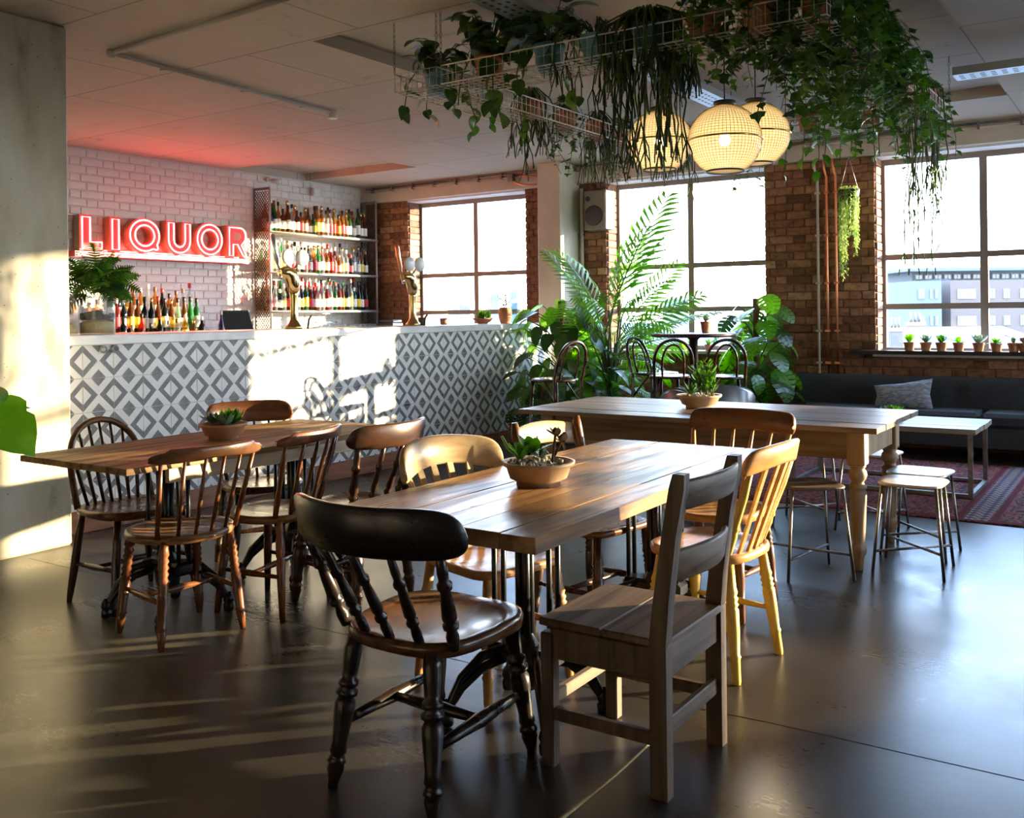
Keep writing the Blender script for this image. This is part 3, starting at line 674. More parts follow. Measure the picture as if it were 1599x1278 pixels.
# cups and glasses
def cup(nm, label, loc, prof, m_, cat='cup', group=None):
    return tag(MB().lathe(prof, 14, capb=True).build(nm, m_, None, loc), label, cat, group)
cup('dark_cup', 'small dark grey cup on bar beside the far beer tap', (-5.55, 6.78, 1.15), [(.028,0),(.034,.004),(.036,.07),(.033,.07),(.03,.012)], M['dark'])
cup('clay_cup', 'small terracotta cup on bar in front of first window', (-5.55, 7.1, 1.15), [(.026,0),(.034,.004),(.036,.06),(.033,.06),(.03,.012)], M['terra'])
for k in range(7): cup('drinking_glass', 'upturned clear drinking glass on back bar worktop, %s from the wire rack' % ORD[k], (-8.05, 8.36+.09*k, .97), [(.03,0),(.034,.004),(.038,.17),(.036,.17),(.031,.01)], G['clear'], 'glass', 'drinking glasses on the back bar')
o = thing('wire_rack', 'tall chrome wire glass rack on the back bar worktop', 'rack', (-8.1, 8.05, .97))
mb = MB()
for z in (.005, .1, .2, .3): mb.tube([(-.1,-.16,z),(.1,-.16,z),(.1,.16,z),(-.1,.16,z)], .003, 5, closed=True)
for i in range(6): mb.tube([(.1,-.16+.064*i,.005),(.1,-.16+.064*i,.3)], .002, 4)
mb.build('wire_frame', M['chrome'], o)
o = thing('coffee_machine', 'small black machine on back bar at the window end', 'machine', (-7.85, 8.98, .97)); MB().cbox(-.12,.12,-.1,.1,0,.18,.01).build('body', M['black'], o); MB().cbox(-.1,.11,-.09,.09,.18,.22,.01).build('lid', M['dark'], o)

# ------------------------------------------------------------------ plants: leaf meshes
def leaf_pts(L_, W_, wf, bend, n=7, cup=.15):
    """midrib along +Y from origin, blade drooping by bend"""
    mb = MB(); P = []
    for i in range(n+1):
        t = i/n; a = bend*t; y = L_*(sin(a)/bend if abs(bend) > 1e-3 else t); z = -L_*((1-cos(a))/bend if abs(bend) > 1e-3 else 0); w = W_/2*wf(t)
        P += [(-w, y, z + cup*w), (0, y, z), (w, y, z + cup*w)]
    F = []
    for i in range(n):
        o = 3*i; F += [(o, o+1, o+4, o+3), (o+1, o+2, o+5, o+4)]
    mb.add(P, F, 0, True); return mb
heart = lambda t: (.02 if t >= 1 else max(.05, (sin(pi*min(1, t*.9+.1))**.7)*(1.15 - .55*t)))
lance = lambda t: max(.03, sin(pi*(t*.92+.06))**.9)
oval = lambda t: max(.05, sin(pi*(t*.9+.07))**.6)
LM = {}
def leaf_mesh(key, L_, W_, wf, bend, m_, n=7):
    for i, (b_, k) in enumerate(((bend, 1), (bend*.5, 1.05), (bend*1.5, .95))): LM[(key, i)] = leaf_pts(L_, W_*k, wf, b_, n).mesh('leaf', M[m_])
leaf_mesh('pothos', 1, .8, heart, .9, 'leafmid'); leaf_mesh('pothosdark', 1, .8, heart, .9, 'leafdark'); leaf_mesh('lance', 1, .26, lance, 1.0, 'leafmid')
leaf_mesh('philo', 1, .62, heart, 1.1, 'leafdark', 8); leaf_mesh('bright', 1, .62, heart, 1.0, 'leafbright', 8); leaf_mesh('succ', 1, .45, oval, -.6, 'leafblue', 4); leaf_mesh('succgreen', 1, .4, oval, -.5, 'leafmid', 4)
leaf_mesh('succbroad', 1, .7, oval, -.3, 'leafbright', 4); leaf_mesh('succbright', 1, .3, lance, -.5, 'leafbright', 4); leaf_mesh('succred', 1, .7, oval, -.4, 'leafred', 4); leaf_mesh('spike', 1, .12, lance, .5, 'leafdark', 4); leaf_mesh('spikegreen', 1, .14, lance, .5, 'leafmid', 4)
leaf_mesh('monlite', 1, .85, lambda t: heart(t)*(1 if int(t*9) % 4 else .8), .8, 'leafsunlit', 9)
def monstera_mesh(m_, seed, bend=.9):
    r = random.Random(seed); mb = MB(); nl = 6
    def mid(t): a = bend*t; return Vector((0, sin(a)/bend, -(1-cos(a))/bend))
    hw = lambda t: .5*(sin(pi*min(1, t*.86+.14))**.65)*(1.1-.35*t)
    for s in (-1, 1):
        for k in range(nl):
            t0, t1 = k/nl, (k+1)/nl
            gap = .16 if k > 0 else 0
            a, b_ = t0 + gap/nl*.6, t1 - gap/nl*.6
            w0, w1 = hw(a)*r.uniform(.93, 1.03), hw(b_)*r.uniform(.9, 1)
            lift = lambda w: .1*w - .28*w*w
            sh = .1
            pi_, pj = mid(t0), mid(t1)
            ins = .35   # slits reach in to this share of the half width
            q0, q1 = mid(min(1, a+sh*ins)), mid(min(1, b_+sh*ins)); e0, e1 = mid(min(1.02, a+sh)), mid(min(1.02, b_+sh))
            i0, i1 = w0*ins, w1*ins
            g0, g1 = mid(min(1, t0+sh*ins)), mid(min(1, t1+sh*ins))
            P = [pi_, pj, g1 + Vector((s*i1, 0, lift(i1))), g0 + Vector((s*i0, 0, lift(i0))), e1 + Vector((s*w1, 0, lift(w1))), e0 + Vector((s*w0, 0, lift(w0))),
                 q1 + Vector((s*i1, 0, lift(i1))), q0 + Vector((s*i0, 0, lift(i0)))]
            F = [(0,1,2,3), (7,6,4,5)]
            if s > 0: F = [f[::-1] for f in F]
            mb.add(P, F, 0, True)
    return mb.mesh('leaf', M[m_])
for i in range(3):
    LM[('mon', i)] = monstera_mesh('leafdark', i, .7+.4*i); LM[('monmid', i)] = monstera_mesh('leafmid', 5+i, .7+.3*i); LM[('monbright', i)] = monstera_mesh('leafbright', 9+i, .6+.3*i)
def orient(pos, direction, roll=0):
    """matrix whose +Y follows direction and whose +Z stays near up"""
    y = Vector(direction).normalized(); x = y.cross(Vector((0,0,1)))
    x = x.normalized() if x.length > 1e-3 else Vector((1,0,0)); z = x.cross(y)
    R = Matrix((x, y, z)).transposed().to_4x4()
    return Matrix.Translation(pos) @ R @ Matrix.Rotation(roll, 4, 'Y')
def leaf(parent, key, pos, direction, size, roll=0, idx=None):
    o = put('leaf', LM[(key, rnd.randrange(3) if idx is None else idx)], parent); o.matrix_basis = orient(pos, direction, roll) @ Matrix.Scale(size, 4); return o
def bowl_pot(parent, r, h, m_='terra', foot=.5, fill='soil', name='bowl', rim=.008):
    MB().lathe([(r*foot,0),(r*foot,.012),(r*(foot+.18),h*.3),(r*.9,h*.75),(r,h-.012),(r+.004,h),(r-rim,h),(r-rim*2.4,h-.014),(r*.5,h-.03)], 26).build(name, M[m_], parent)
    MB().lathe([(r-rim*1.8,h-.02),(r*.5,h-.008),(.001,h-.004)], 20, capb=False).build('topsoil', M[fill], parent)
def pot(parent, r, h, m_='terra', loc=(0,0,0)):
    p = MB().lathe([(r*.7,0),(r*.74,.004),(r*.92,h*.78),(r*.93,h*.79),(r,h*.8),(r,h),(r*.9,h),(r*.88,h*.86),(r*.3,h*.84)], 16).build('pot', M[m_], parent, loc)
    MB().lathe([(r*.88,h*.9),(.001,h*.92)], 12, capb=False).build('soil', M['soil'], p); return p
def rosette(parent, key, c, n, size, spread=.9, up0=.3):
    for i in range(n):
        t = i/n; a = i*2.399; el = lerp(1.35, up0, t)
        leaf(parent, key, (c[0], c[1], c[2]), (cos(a)*cos(el), sin(a)*cos(el), sin(el)), size*lerp(.6, 1, t)*rnd.uniform(.9, 1.1))
def pebbles(parent, r, z, n=46):
    mb = [MB().sphere((0,0,0), .5, 6, 4, 0, (1, .8, .6)).mesh('pebble', M['pebble'])]
    for i in range(n):
        a = rnd.uniform(0, 2*pi); q_ = r*math.sqrt(rnd.random()); s = rnd.uniform(.012, .026)
        put('pebble', mb[0], parent, (q_*cos(a), q_*sin(a), z+s*.2), (rnd.uniform(0,3), rnd.uniform(0,3), a), s)
def vine(parent, pts, key, n, size, m_stem='stem', r=.0035):
    """stem through pts with leaves along it"""
    pts = [Vector(p) for p in pts]; MB().tube(pts, r, 5).build('vine', M[m_stem], parent)
    for i in range(n):
        t = (i+.6)/n*(len(pts)-1); k = min(int(t), len(pts)-2); p = pts[k].lerp(pts[k+1], t-k); d = (pts[k+1]-pts[k]).normalized()
        a = rnd.uniform(0, 2*pi); side = Vector((cos(a), sin(a), rnd.uniform(-.9, .25)))
        leaf(parent, key, p, side + d*.25, size*rnd.uniform(.75, 1.2), rnd.uniform(-.5, .5))

# ------------------------------------------------------------------ tables
def planks(parent, x0, x1, y0, y1, z0, z1, n, axis, m_, ragged=.006, name='plank'):
    ed = [i/n + (rnd.uniform(-.12, .12)/n if 0 < i < n else 0) for i in range(n+1)]
    for i in range(n):
        g = .0009; j0, j1 = rnd.uniform(-ragged, ragged), rnd.uniform(-ragged, ragged); dz = rnd.uniform(-.0015, .001)
        if axis == 1:
            a, b_ = lerp(x0, x1, ed[i]), lerp(x0, x1, ed[i+1]); w, l = b_-a, y1-y0+j0+j1
            MB().cbox(-w/2+g, w/2-g, -l/2, l/2, z0, z1+dz, .0018).build(name, m_, parent, ((a+b_)/2, (y0+y1)/2+(j1-j0)/2, 0))
        else:
            a, b_ = lerp(y0, y1, ed[i]), lerp(y0, y1, ed[i+1]); w, l = b_-a, x1-x0+j0+j1
            MB().cbox(-l/2, l/2, -w/2+g, w/2-g, z0, z1+dz, .0018).build(name, m_, parent, ((x0+x1)/2+(j1-j0)/2, (a+b_)/2, 0))
def pedestal(parent, x, y, top):
    def P(px, py, pz): return (x+px, y+py, pz)
    mb = MB()
    for a in range(4): mb.tube([P(.017*cos(a*pi/2+.78), .017*sin(a*pi/2+.78), .2), P(.017*cos(a*pi/2+.78), .017*sin(a*pi/2+.78), top)], .013, 8)
    mb.build('fluted_column', M['iron'], parent)
    for (px, py) in ((-.1,-.02), (.1,-.02), (-.1,.03), (.1,.03)): MB().tube([P(px, py, .2), P(px, py, top)], .009, 7).build('side_rod', M['iron'], parent)
    MB().cbox(x-.14, x+.14, y-.05, y+.05, top-.02, top, .003).build('top_plate', M['iron'], parent)
    mb = MB(); mb.cbox(x-.12, x+.12, y-.045, y+.045, .18, .235, .012); mb.lathe([(.03,.1),(.05,.14),(.055,.19),(.04,.24),(.024,.27)], 12, (x, y, 0)); mb.build('hub', M['iron'], parent)
    for sx_ in (-1, 1):
        for sy_ in (-1, 1):
            mb = MB(); dx, dy = sx_*.17, sy_*.16
            for off in (0, .03):
                mb.tube([P(sx_*.06, sy_*.03, .22-off), P(dx*.6, dy*.55, .205-off*1.2), P(dx*.85, dy*.85, .145-off), P(dx, dy, .07-off*.2), P(dx*1.04, dy*1.04, .05)], [.016,.015,.014,.014,.016], 7)
            f_ = mb.build('arched_foot', M['iron'], parent)
            MB().lathe([(.012,.002),(.021,.006),(.023,.03),(.018,.04),(.024,.05),(.02,.068),(.012,.08)], 10, P(dx*1.05, dy*1.05, 0)).build('claw', M['iron'], f_)
TZ0 = .70
tA = thing('cafe_table', 'long brown plank table on iron pedestals beside the tiled bar', 'table', (-3.46, 2.86, 0))
planks(tA, -.36, .35, -.76, .76, TZ0-.026, TZ0, 5, 1, M['tA'])
for x in (-.3, .315):
    MB().cbox(-.012, .012, -.56, .6, -.028, .028, .002).build('batten', M['batten'], tA, (x, 0, TZ0-.056))
for y in (-.45, .5): MB().cbox(-.29, .3, -.02, .02, -.012, .012, .002).build('cross_batten', M['tA'], tA, (0, y+.06, TZ0-.04))
pedestal(tA, 0, -.33, TZ0-.05); pedestal(tA, 0.02, .36, TZ0-.05)
tB = thing('cafe_table', 'long varnished plank table on iron pedestals in the foreground centre', 'table', (-1.62, 2.83, 0))
planks(tB, -.355, .355, -.86, .87, TZ0-.042, TZ0, 6, 1, M['tB'])
pedestal(tB, .0, -.37, TZ0-.042); pedestal(tB, 0.02, .5, TZ0-.042)
# knots and gouges in the varnished top
mb = MB()
for i in range(26):
    x, y = rnd.uniform(-.33, .33), rnd.uniform(-.83, .7); w, l = rnd.uniform(.002, .005), rnd.uniform(.006, .022)
    mb.add([(x-w, y, TZ0+.0006), (x, y-l, TZ0+.0006), (x+w, y, TZ0+.0006), (x, y+l, TZ0+.0006)], [(0,1,2,3)])
mb.build('gouge', M['cblack'], tB)
tC = thing('farmhouse_table', 'large old pine farmhouse table with turned legs and worn top', 'table', (-2.06, 5.06, 0))
planks(tC, -.99, .98, -.47, .47, TZ0-.028, TZ0, 5, 0, M['tC'])
LEGP = [(0,.022),(.03,.024),(.1,.03),(.125,.04),(.15,.043),(.18,.04),(.195,.03),(.21,.032),(.3,.037),(.5,.043),(.56,.045),(.575,.038),(.585,.046),(.6,.046),(.615,.034),(.63,.03),(.655,.042),(.68,.048),(.705,.045),(.725,.034),(.74,.042),(.755,.042)]
for sx_ in (-1, 1):
    for sy_ in (-1, 1):
        mb = MB(); x, y = sx_*.86, sy_*.33; mb.turned((x, y, 0), (x, y, .672), [(t, r*.92) for t, r in LEGP], 16); mb.cbox(x-.042, x+.042, y-.042, y+.042, .505, .672, .005); mb.build('turned_leg', M['pine'], tC)
for y in (-.345, .345): MB().cbox(-.818, .818, -.012, .012, -.07, .07, .003).build('apron', M['pinex'], tC, (0, y, .602))
for x in (-.872, .872): MB().cbox(-.012, .012, -.288, .288, -.07, .07, .003).build('apron', M['pine'], tC, (x, 0, .602))
tD = thing('coffee_table', 'low plank coffee table on square steel frame in front of sofa', 'table', (-1.6, 7.15, .012))
planks(tD, -.62, .62, -.35, .35, .415, .45, 4, 0, M['tD'])
for sx_ in (-1, 1):
    mb = MB(); x = sx_*.58
    for y in (-.32, .32): mb.box(x-.014, x+.014, y-.014, y+.014, .0, .415)
    mb.box(x-.014, x+.014, -.306, .306, .0, .026); mb.build('leg_frame', M['steel'], tD)
for y in (-.32, .32): MB().box(-.566, .566, y-.013, y+.013, .001, .025).build('floor_rail', M['steel'], tD)

# ------------------------------------------------------------------ chairs
PROF = {'plain': [(0,.011),(.1,.0145),(.45,.019),(.75,.0175),(1,.013)],
 'taper': [(0,.012),(.35,.017),(.6,.019),(.62,.015),(.64,.019),(.8,.019),(.86,.013),(.88,.018),(.94,.014),(1,.015)],
 'ring': [(0,.013),(.02,.015),(.2,.017),(.22,.021),(.24,.017),(.42,.0215),(.6,.023),(.62,.018),(.64,.024),(.66,.018),(.69,.024),(.71,.018),(.74,.023),(.78,.019),(1,.016)],
 'bobbin': [(0,.011),(.1,.016),(.17,.02),(.185,.016),(.2,.021),(.22,.017),(.5,.0215),(.52,.0165),(.54,.021),(.56,.0165)] + [(.58+.03*i, .021 if i % 2 == 0 else .015) for i in range(11)] + [(.93,.017),(1,.015)],
 'heavy': [(0,.013),(.05,.016),(.13,.024),(.16,.021),(.175,.027),(.2,.022),(.22,.019),(.24,.024),(.3,.021),(.5,.0285),(.56,.029),(.6,.021),(.615,.03),(.64,.031),(.66,.02),(.68,.028),(.705,.028),(.725,.02),(.76,.022),(.92,.025),(1,.022)]}
SPROF = {'plain': [(0,.0075),(.4,.009),(1,.006)],
 'turned': [(0,.0125),(.12,.014),(.2,.01),(.23,.017),(.26,.017),(.29,.0105),(.33,.016),(.5,.0135),(.62,.0105),(.65,.016),(.69,.016),(.72,.0105),(.8,.012),(1,.009)],
 'light': [(0,.008),(.25,.0105),(.3,.008),(.33,.011),(.36,.008),(.7,.0095),(1,.006)]}
def seat_mesh(kind, w, d, th, saddle=.012, n=36):
    """rounded seat blank: rings from below to a dished middle"""
    pts = []
    for i in range(n):
        t = 2*pi*i/n; c, s = cos(t), sin(t)
        e = {'round': 1.0, 'saddle': .62, 'square': .45}[kind]
        x = w/2*math.copysign(abs(c)**e, c); y = d/2*math.copysign(abs(s)**e, s)
        if kind == 'saddle': x *= 1 + .06*(y/(d/2)); y += .035*d*(1-(2*x/w)**2)*(1 if y > 0 else 0)
        if kind == 'square': x *= 1 + .05*(y/(d/2))
        pts.append((x, y))
    rings = [(.9, -th), (.985, -th*.75), (1, -th*.4), (.985, -.003), (.95, 0), (.8, -saddle*.5), (.45, -saddle)]
    mb = MB(); vv = []; m_ = len(rings)
    for k, z in rings:
        for x, y in pts:
            zz = z
            if kind == 'saddle' and k > .9 and z > -th*.5: zz += .008*(1 if y > 0 else .3)*(abs(x)/(w/2))
            vv.append((x*k, y*k, zz))
    ff = [(i*n+k, i*n+(k+1)%n, (i+1)*n+(k+1)%n, (i+1)*n+k) for i in range(m_-1) for k in range(n)]
    mb.add(vv, ff, 0, True); mb.f += [tuple(range(n))[::-1], tuple((m_-1)*n+k for k in range(n))]; mb.m += [0,0]; mb.s += [True, True]
    return mb
def rnd_end(u, k=7): return 1 - max(0, 1-abs(u)**k)**.42
def crest_mesh(w, yc, bow, zt, zb, th, n=34, lean=.2):
    """curved top rail; zt(u), zb(u) give its upper and lower edge, u in -1..1"""
    mb = MB(); vv = []
    for i in range(n+1):
        u = -cos(pi*i/n); u = u*(.6+.4*abs(u)) if 0 else u; x = w/2*u; y = yc + bow*u*u; a, b_ = zt(u), zb(u); dy = -lean*(a-b_)
        sl = 2*bow*u/(w/2); nx, ny = -sl, 1; l = math.hypot(nx, ny); nx, ny = nx/l*th/2, ny/l*th/2
        e = min(.008, (a-b_)*.3)
        for q_, z in ((1, b_+e), (1, a-e), (.45, a-e*.15), (-.45, a-e*.15), (-1, a-e), (-1, b_+e), (-.5, b_), (.5, b_)):
            vv.append((x+nx*q_, y+ny*q_+dy*(z-b_)/max(1e-4, a-b_), z))
    ff = [(8*i+k, 8*i+(k+1)%8, 8*i+8+(k+1)%8, 8*i+8+k) for i in range(n) for k in range(8)]
    mb.add(vv, [f[::-1] for f in ff], 0, True); mb.f += [tuple(range(8))[::-1], tuple(8*n+k for k in range(8))]; mb.m += [0, 0]; mb.s += [False, False]; return mb
def chair(label, loc, face, seat, leg, back, mats, stretch='H', zs=.42, foot=(.19,.19), splay=1.22, group=None):
    """faces +Y locally; face = direction it looks, in degrees from +X"""
    o = thing('dining_chair', label, 'chair', (loc[0], loc[1], 0), radians(face-90), group)
    kind, w, d, th = seat; ms, ml, mc, msp = [M[k] for k in mats]; mc = M.get(mats[2]+'x', mc)
    seat_mesh(kind, w, d, th).build('seat', ms, o, (0,0,zs))
    fx, fy = foot; legs = {}
    for sx_ in (-1, 1):
        for sy_ in (-1, 1):
            p0 = Vector((sx_*fx, sy_*fy, 0)); p1 = Vector((sx_*fx/splay, sy_*fy/splay, zs-th*.6)); legs[(sx_, sy_)] = (p0, p1)
            MB().turned(p0, p1, PROF[leg], 10).build('leg', ml, o)
    at = lambda a, z: legs[a][0].lerp(legs[a][1], z/(zs-.02))
    sp = [(0,.008),(.3,.011),(.5,.0145),(.7,.011),(1,.008)]
    if leg == 'heavy': sp = [(t, r*1.45) for t, r in sp]
    hz = .17
    for sx_ in (-1, 1): MB().turned(at((sx_,-1), hz), at((sx_,1), hz+.01), sp, 8).build('stretcher', ml, o)
    if stretch == 'H': MB().turned((at((-1,-1),hz)+at((-1,1),hz+.01))/2, (at((1,-1),hz)+at((1,1),hz+.01))/2, sp, 8).build('stretcher', ml, o)
    if stretch == 'double':
        for z, q_ in ((.13, -1), (.22, -1), (.2, 1)): MB().turned(at((-1,q_), z), at((1,q_), z), sp, 8).build('stretcher', ml, o)
    bk = back['kind']; yb = -d/2 + back.get('inset', .03); zt = back['top']; lean = back.get('lean', .1)
    if bk == 'crest':
        cw = back['w']; ch = back['h']; bow = back.get('bow', .09); yc = yb - lean
        shape = back.get('shape', 'round')
        if shape == 'round': top = lambda u: zs + zt - ch*.58*rnd_end(u, 9); bot = lambda u: zs + zt - ch + ch*.34*rnd_end(u, 12)
        elif shape == 'roll': top = lambda u: zs + zt - .012*(1 if abs(u) > .78 else 0) - ch*.3*abs(u)**10; bot = lambda u: zs + zt - ch*(.92 - .1*cos(u*3)) + ch*.12*abs(u)**10
        elif shape == 'wave': top = lambda u: zs + zt - ch*.45*rnd_end(u, 16) - ch*.06*u*u; bot = lambda u: zs + zt - ch*(.82+.14*abs(u)**2) + ch*.3*rnd_end(u, 14)
        else: top = lambda u: zs + zt - ch*.17*u*u - ch*.5*rnd_end(u, 12); bot = lambda u: zs + zt - ch*(.7 + .28*u*u) + ch*.1*rnd_end(u, 14)   # arched
        crest_mesh(cw, yc, bow, top, bot, back.get('th', .024), lean=.2).build('crest_rail', mc, o)
        n = back['n']; sw = back.get('sw', .84)
        for i in range(n):
            u = -1 + 2*i/(n-1); outer = i in (0, n-1)
            x0 = u*(w/2-.035)*back.get('sb', .86); y0 = yb + (.03*u*u if kind != 'round' else .55*(w/2)*(1-math.sqrt(max(0, 1-(u*.8)**2))))
            x1 = u*cw/2*sw; y1 = yc + bow*(u*sw)**2; z1 = bot(u*sw) + .015
            if back.get('slat') and not outer:
                s_ = MB(); dd = Vector((x1-x0, y1-y0, 0)); wv = .013
                s_.add([(x0-wv, y0-.005, zs-.006),(x0+wv, y0-.005, zs-.006),(x0+wv, y0+.005, zs-.006),(x0-wv, y0+.005, zs-.006),(x1-wv, y1-.005, z1),(x1+wv, y1-.005, z1),(x1+wv, y1+.005, z1),(x1-wv, y1+.005, z1)],
                       [(3,2,1,0),(4,5,6,7),(0,1,5,4),(1,2,6,5),(2,3,7,6),(3,0,4,7)]); s_.build('slat', msp, o)
            else:
                pr = SPROF[back.get('sp', 'plain')]
                if outer: pr = [(t, r*back.get('outer', 1.3)) for t, r in pr]
                MB().turned((x0, y0, zs-.008), (x1, y1, z1), pr, 9).build('spindle', M[back['outermat']] if outer and 'outermat' in back else msp, o)
    if bk == 'hoop':
        hw, hh = back['w']/2, zt; pts = []
        for i in range(29):
            t = pi*i/28; x = -hw*cos(t)*(1 - .1*(1-sin(t))); z = hh*max(0, sin(t))**.62; pts.append(Vector((x, yb - lean*z/hh + .03*(1-sin(t)), zs - .01 + z)))
        MB().tube(pts, [.015]*29, 8).build('hoop', mc, o)
        for i in range(back['n']):
            u = -1 + 2*(i+.5)/back['n']; x1 = u*hw*.93; s_ = math.sqrt(max(0, 1-(x1/hw)**2)); z1 = hh*s_**.62
            MB().turned((u*w*.33, yb+.015*u*u, zs-.008), (x1, yb - lean*z1/hh + .03*(1-s_), zs-.01+z1-.004), SPROF['plain'], 8).build('spindle', msp, o)
    if bk == 'ears':
        cw, ch = back['w'], back['h']
        for s in (-1, 1):
            MB().tube([(s*cw/2*.9, yb, zs-.01), (s*cw/2*.95, yb-lean*.4, zs+zt*.4), (s*cw/2, yb-lean, zs+zt-.02), (s*cw/2*1.01, yb-lean*1.05, zs+zt+.025)], [.013,.016,.021,.013], 9).build('back_post', mc, o)
        crest_mesh(cw-.03, yb-lean-.02, .02, lambda u: zs+zt-.005+.02*(1-u*u), lambda u: zs+zt-ch-.01+.02*(1-u*u), .016).build('crest_rail', M[back['cm']], o)
        crest_mesh(cw-.05, yb-lean*.5-.01, .015, lambda u: zs+zt*.42+.015, lambda u: zs+zt*.42-.02, .014).build('cross_rail', mc, o)
        for i in range(back['n']):
            u = -1+2*(i+1)/(back['n']+1); MB().turned((u*w*.36, yb, zs+zt*.4), (u*cw*.42, yb-lean, zs+zt-ch), SPROF['light'], 7).build('spindle', msp, o)
    return o
chair('dark hoop back spindle chair between the table and the tiled bar', (-3.80, 2.60), -3, ('saddle', .43, .40, .032), 'plain', dict(kind='hoop', w=.4, top=.37, n=7, lean=.11, inset=.035), ('cmid','cdark','cmid','cdark'), foot=(.2,.18), splay=1.3)
chair('brown round seated chair with bobbin turned legs, nearest to concrete pillar', (-3.24, 2.43), 172, ('round', .42, .41, .036), 'bobbin', dict(kind='crest', w=.47, h=.058, top=.345, n=6, bow=.075, shape='roll', sp='plain', lean=.1, outer=1.25, sb=.95), ('cseat','cred','cmid','cred'), foot=(.175,.165), splay=1.25)
chair('reddish brown round seated spindle chair with rolled top rail beside bobbin legged chair', (-3.19, 2.87), 192, ('round', .40, .39, .036), 'taper', dict(kind='crest', w=.46, h=.06, top=.355, n=6, bow=.085, shape='roll', sp='light', lean=.1, sb=.95), ('cseat','cred','cred','cred'), foot=(.175,.165), splay=1.3)
chair('brown chair with broad rounded crest standing against the tiled bar behind bowl', (-3.76, 3.30), -26, ('saddle', .38, .38, .034), 'ring', dict(kind='crest', w=.44, h=.11, top=.385, n=6, bow=.08, shape='round', sp='plain', lean=.09), ('cmid','cdark','cred','cred'), foot=(.18,.17))
chair('dark smoker style chair with turned spindles between the two plank tables', (-2.97, 3.13), 182, ('saddle', .42, .40, .036), 'heavy', dict(kind='crest', w=.50, h=.105, top=.375, n=5, bow=.1, shape='round', sp='turned', lean=.12, sb=.95), ('cseat','cdark','cdark','cdark'), foot=(.18,.18))
chair('pale beech slat back chair lit by the sun at the foreground table', (-1.91, 2.70), -14, ('square', .38, .38, .034), 'ring', dict(kind='crest', w=.46, h=.15, top=.385, n=6, bow=.1, shape='arched', sp='light', slat=True, lean=.13, outer=1.35), ('corange','corange','cpale','cpale'), foot=(.185,.185))
chair('brown low backed chair with eared posts and pale crest behind succulent bowl', (-1.88, 3.36), -12, ('square', .36, .36, .03), 'ring', dict(kind='ears', w=.37, h=.085, top=.36, n=4, lean=.1, cm='cpale'), ('cmid','cdark','cmid','cmid'), foot=(.175,.175))
chair('honey coloured slat back chair with yellow painted legs', (-1.34, 3.26), 176, ('saddle', .39, .37, .036), 'ring', dict(kind='crest', w=.42, h=.11, top=.385, n=6, bow=.06, shape='arched', sp='light', slat=True, lean=.12, outer=1.5, outermat='yellow'), ('corange','yellow','corange','corange'), foot=(.18,.175), splay=1.35)
chair('brown chair with large wavy crest at far end of foreground table', (-1.56, 3.86), -92, ('saddle', .40, .38, .034), 'ring', dict(kind='crest', w=.49, h=.115, top=.39, n=6, bow=.045, shape='wave', sp='light', lean=.14, outer=1.4, outermat='corange', sb=1.05, sw=.93), ('corange','cmid','cmid','corange'), stretch='double', foot=(.18,.18))
chair('black chair with broad curved crest and heavy turned legs at near end', (-1.655, 2.06), 90, ('saddle', .42, .42, .042), 'heavy', dict(kind='crest', w=.56, h=.13, top=.37, n=5, bow=.115, shape='round', sp='turned', lean=.15, outer=1.25, th=.026, sb=1.05, sw=.8), ('cseatdark','cblack','cblack','cblack'), foot=(.17,.225), splay=1.3)
# weathered plank chair
pc = thing('dining_chair', 'weathered dark plank chair with two back rails in the right foreground', 'chair', (-1.235, 2.44, 0), radians(180-90))
for s in (-1, 1):
    mb = MB(); x = s*.185; t = .019
    sec = [(-.165, 0, t, .024), (-.165, .40, t, .024), (-.175, .5, t, .022), (-.2, .68, t*.95, .02), (-.222, .80, t*.95, .021), (-.228, .838, t*.9, .016)]
    vv = []
    for y, z, a, b_ in sec: vv += [(x-a, y-b_, z), (x+a, y-b_, z), (x+a, y+b_, z), (x-a, y+b_, z)]
    ff = [(4*i+k, 4*i+(k+1)%4, 4*i+4+(k+1)%4, 4*i+4+k) for i in range(len(sec)-1) for k in range(4)] + [(3,2,1,0), tuple(4*(len(sec)-1)+k for k in range(4))]
    mb.add(vv, ff); mb.build('back_post', M['cgreyz'], pc)
    MB().cbox(x-.019, x+.019, .15, .19, 0, .37, .004).build('front_leg', M['cgreyz'], pc)
    MB().cbox(x-.014, x+.014, -.15, .16, .3, .385, .003).build('side_rail', M['cgreyz'], pc)
    MB().cbox(x-.011, x+.011, -.145, .155, .13, .165, .003).build('stretcher', M['cgreyz'], pc)
for k in range(2): MB().cbox(-.2, .2, -.19+.195*k, .002+.195*k, -.022, 0, .004).build('seat_plank', M['cgrey'], pc, (0, 0, .408))
MB().cbox(-.168, .168, -.178, -.155, .3, .385, .003).build('back_rail', M['cgrey'], pc); MB().cbox(-.168, .168, .155, .182, .3, .385, .003).build('front_rail', M['cgrey'], pc)
MB().cbox(-.168, .168, -.176, -.156, .15, .195, .003).build('stretcher', M['cgrey'], pc); MB().cbox(-.168, .168, .16, .182, .165, .2, .003).build('stretcher', M['pinex'], pc)  # front stretcher in lighter wood, the sun on it put into its colour
crest_mesh(.35, -.262, .04, lambda u: .828-.006*u*u, lambda u: .742+.008*(1-u*u), .018, lean=.15).build('top_rail', M['cgrey'], pc)
crest_mesh(.35, -.228, .04, lambda u: .645-.006*u*u, lambda u: .552+.006*(1-u*u), .018, lean=.15).build('lower_rail', M['cgrey'], pc)

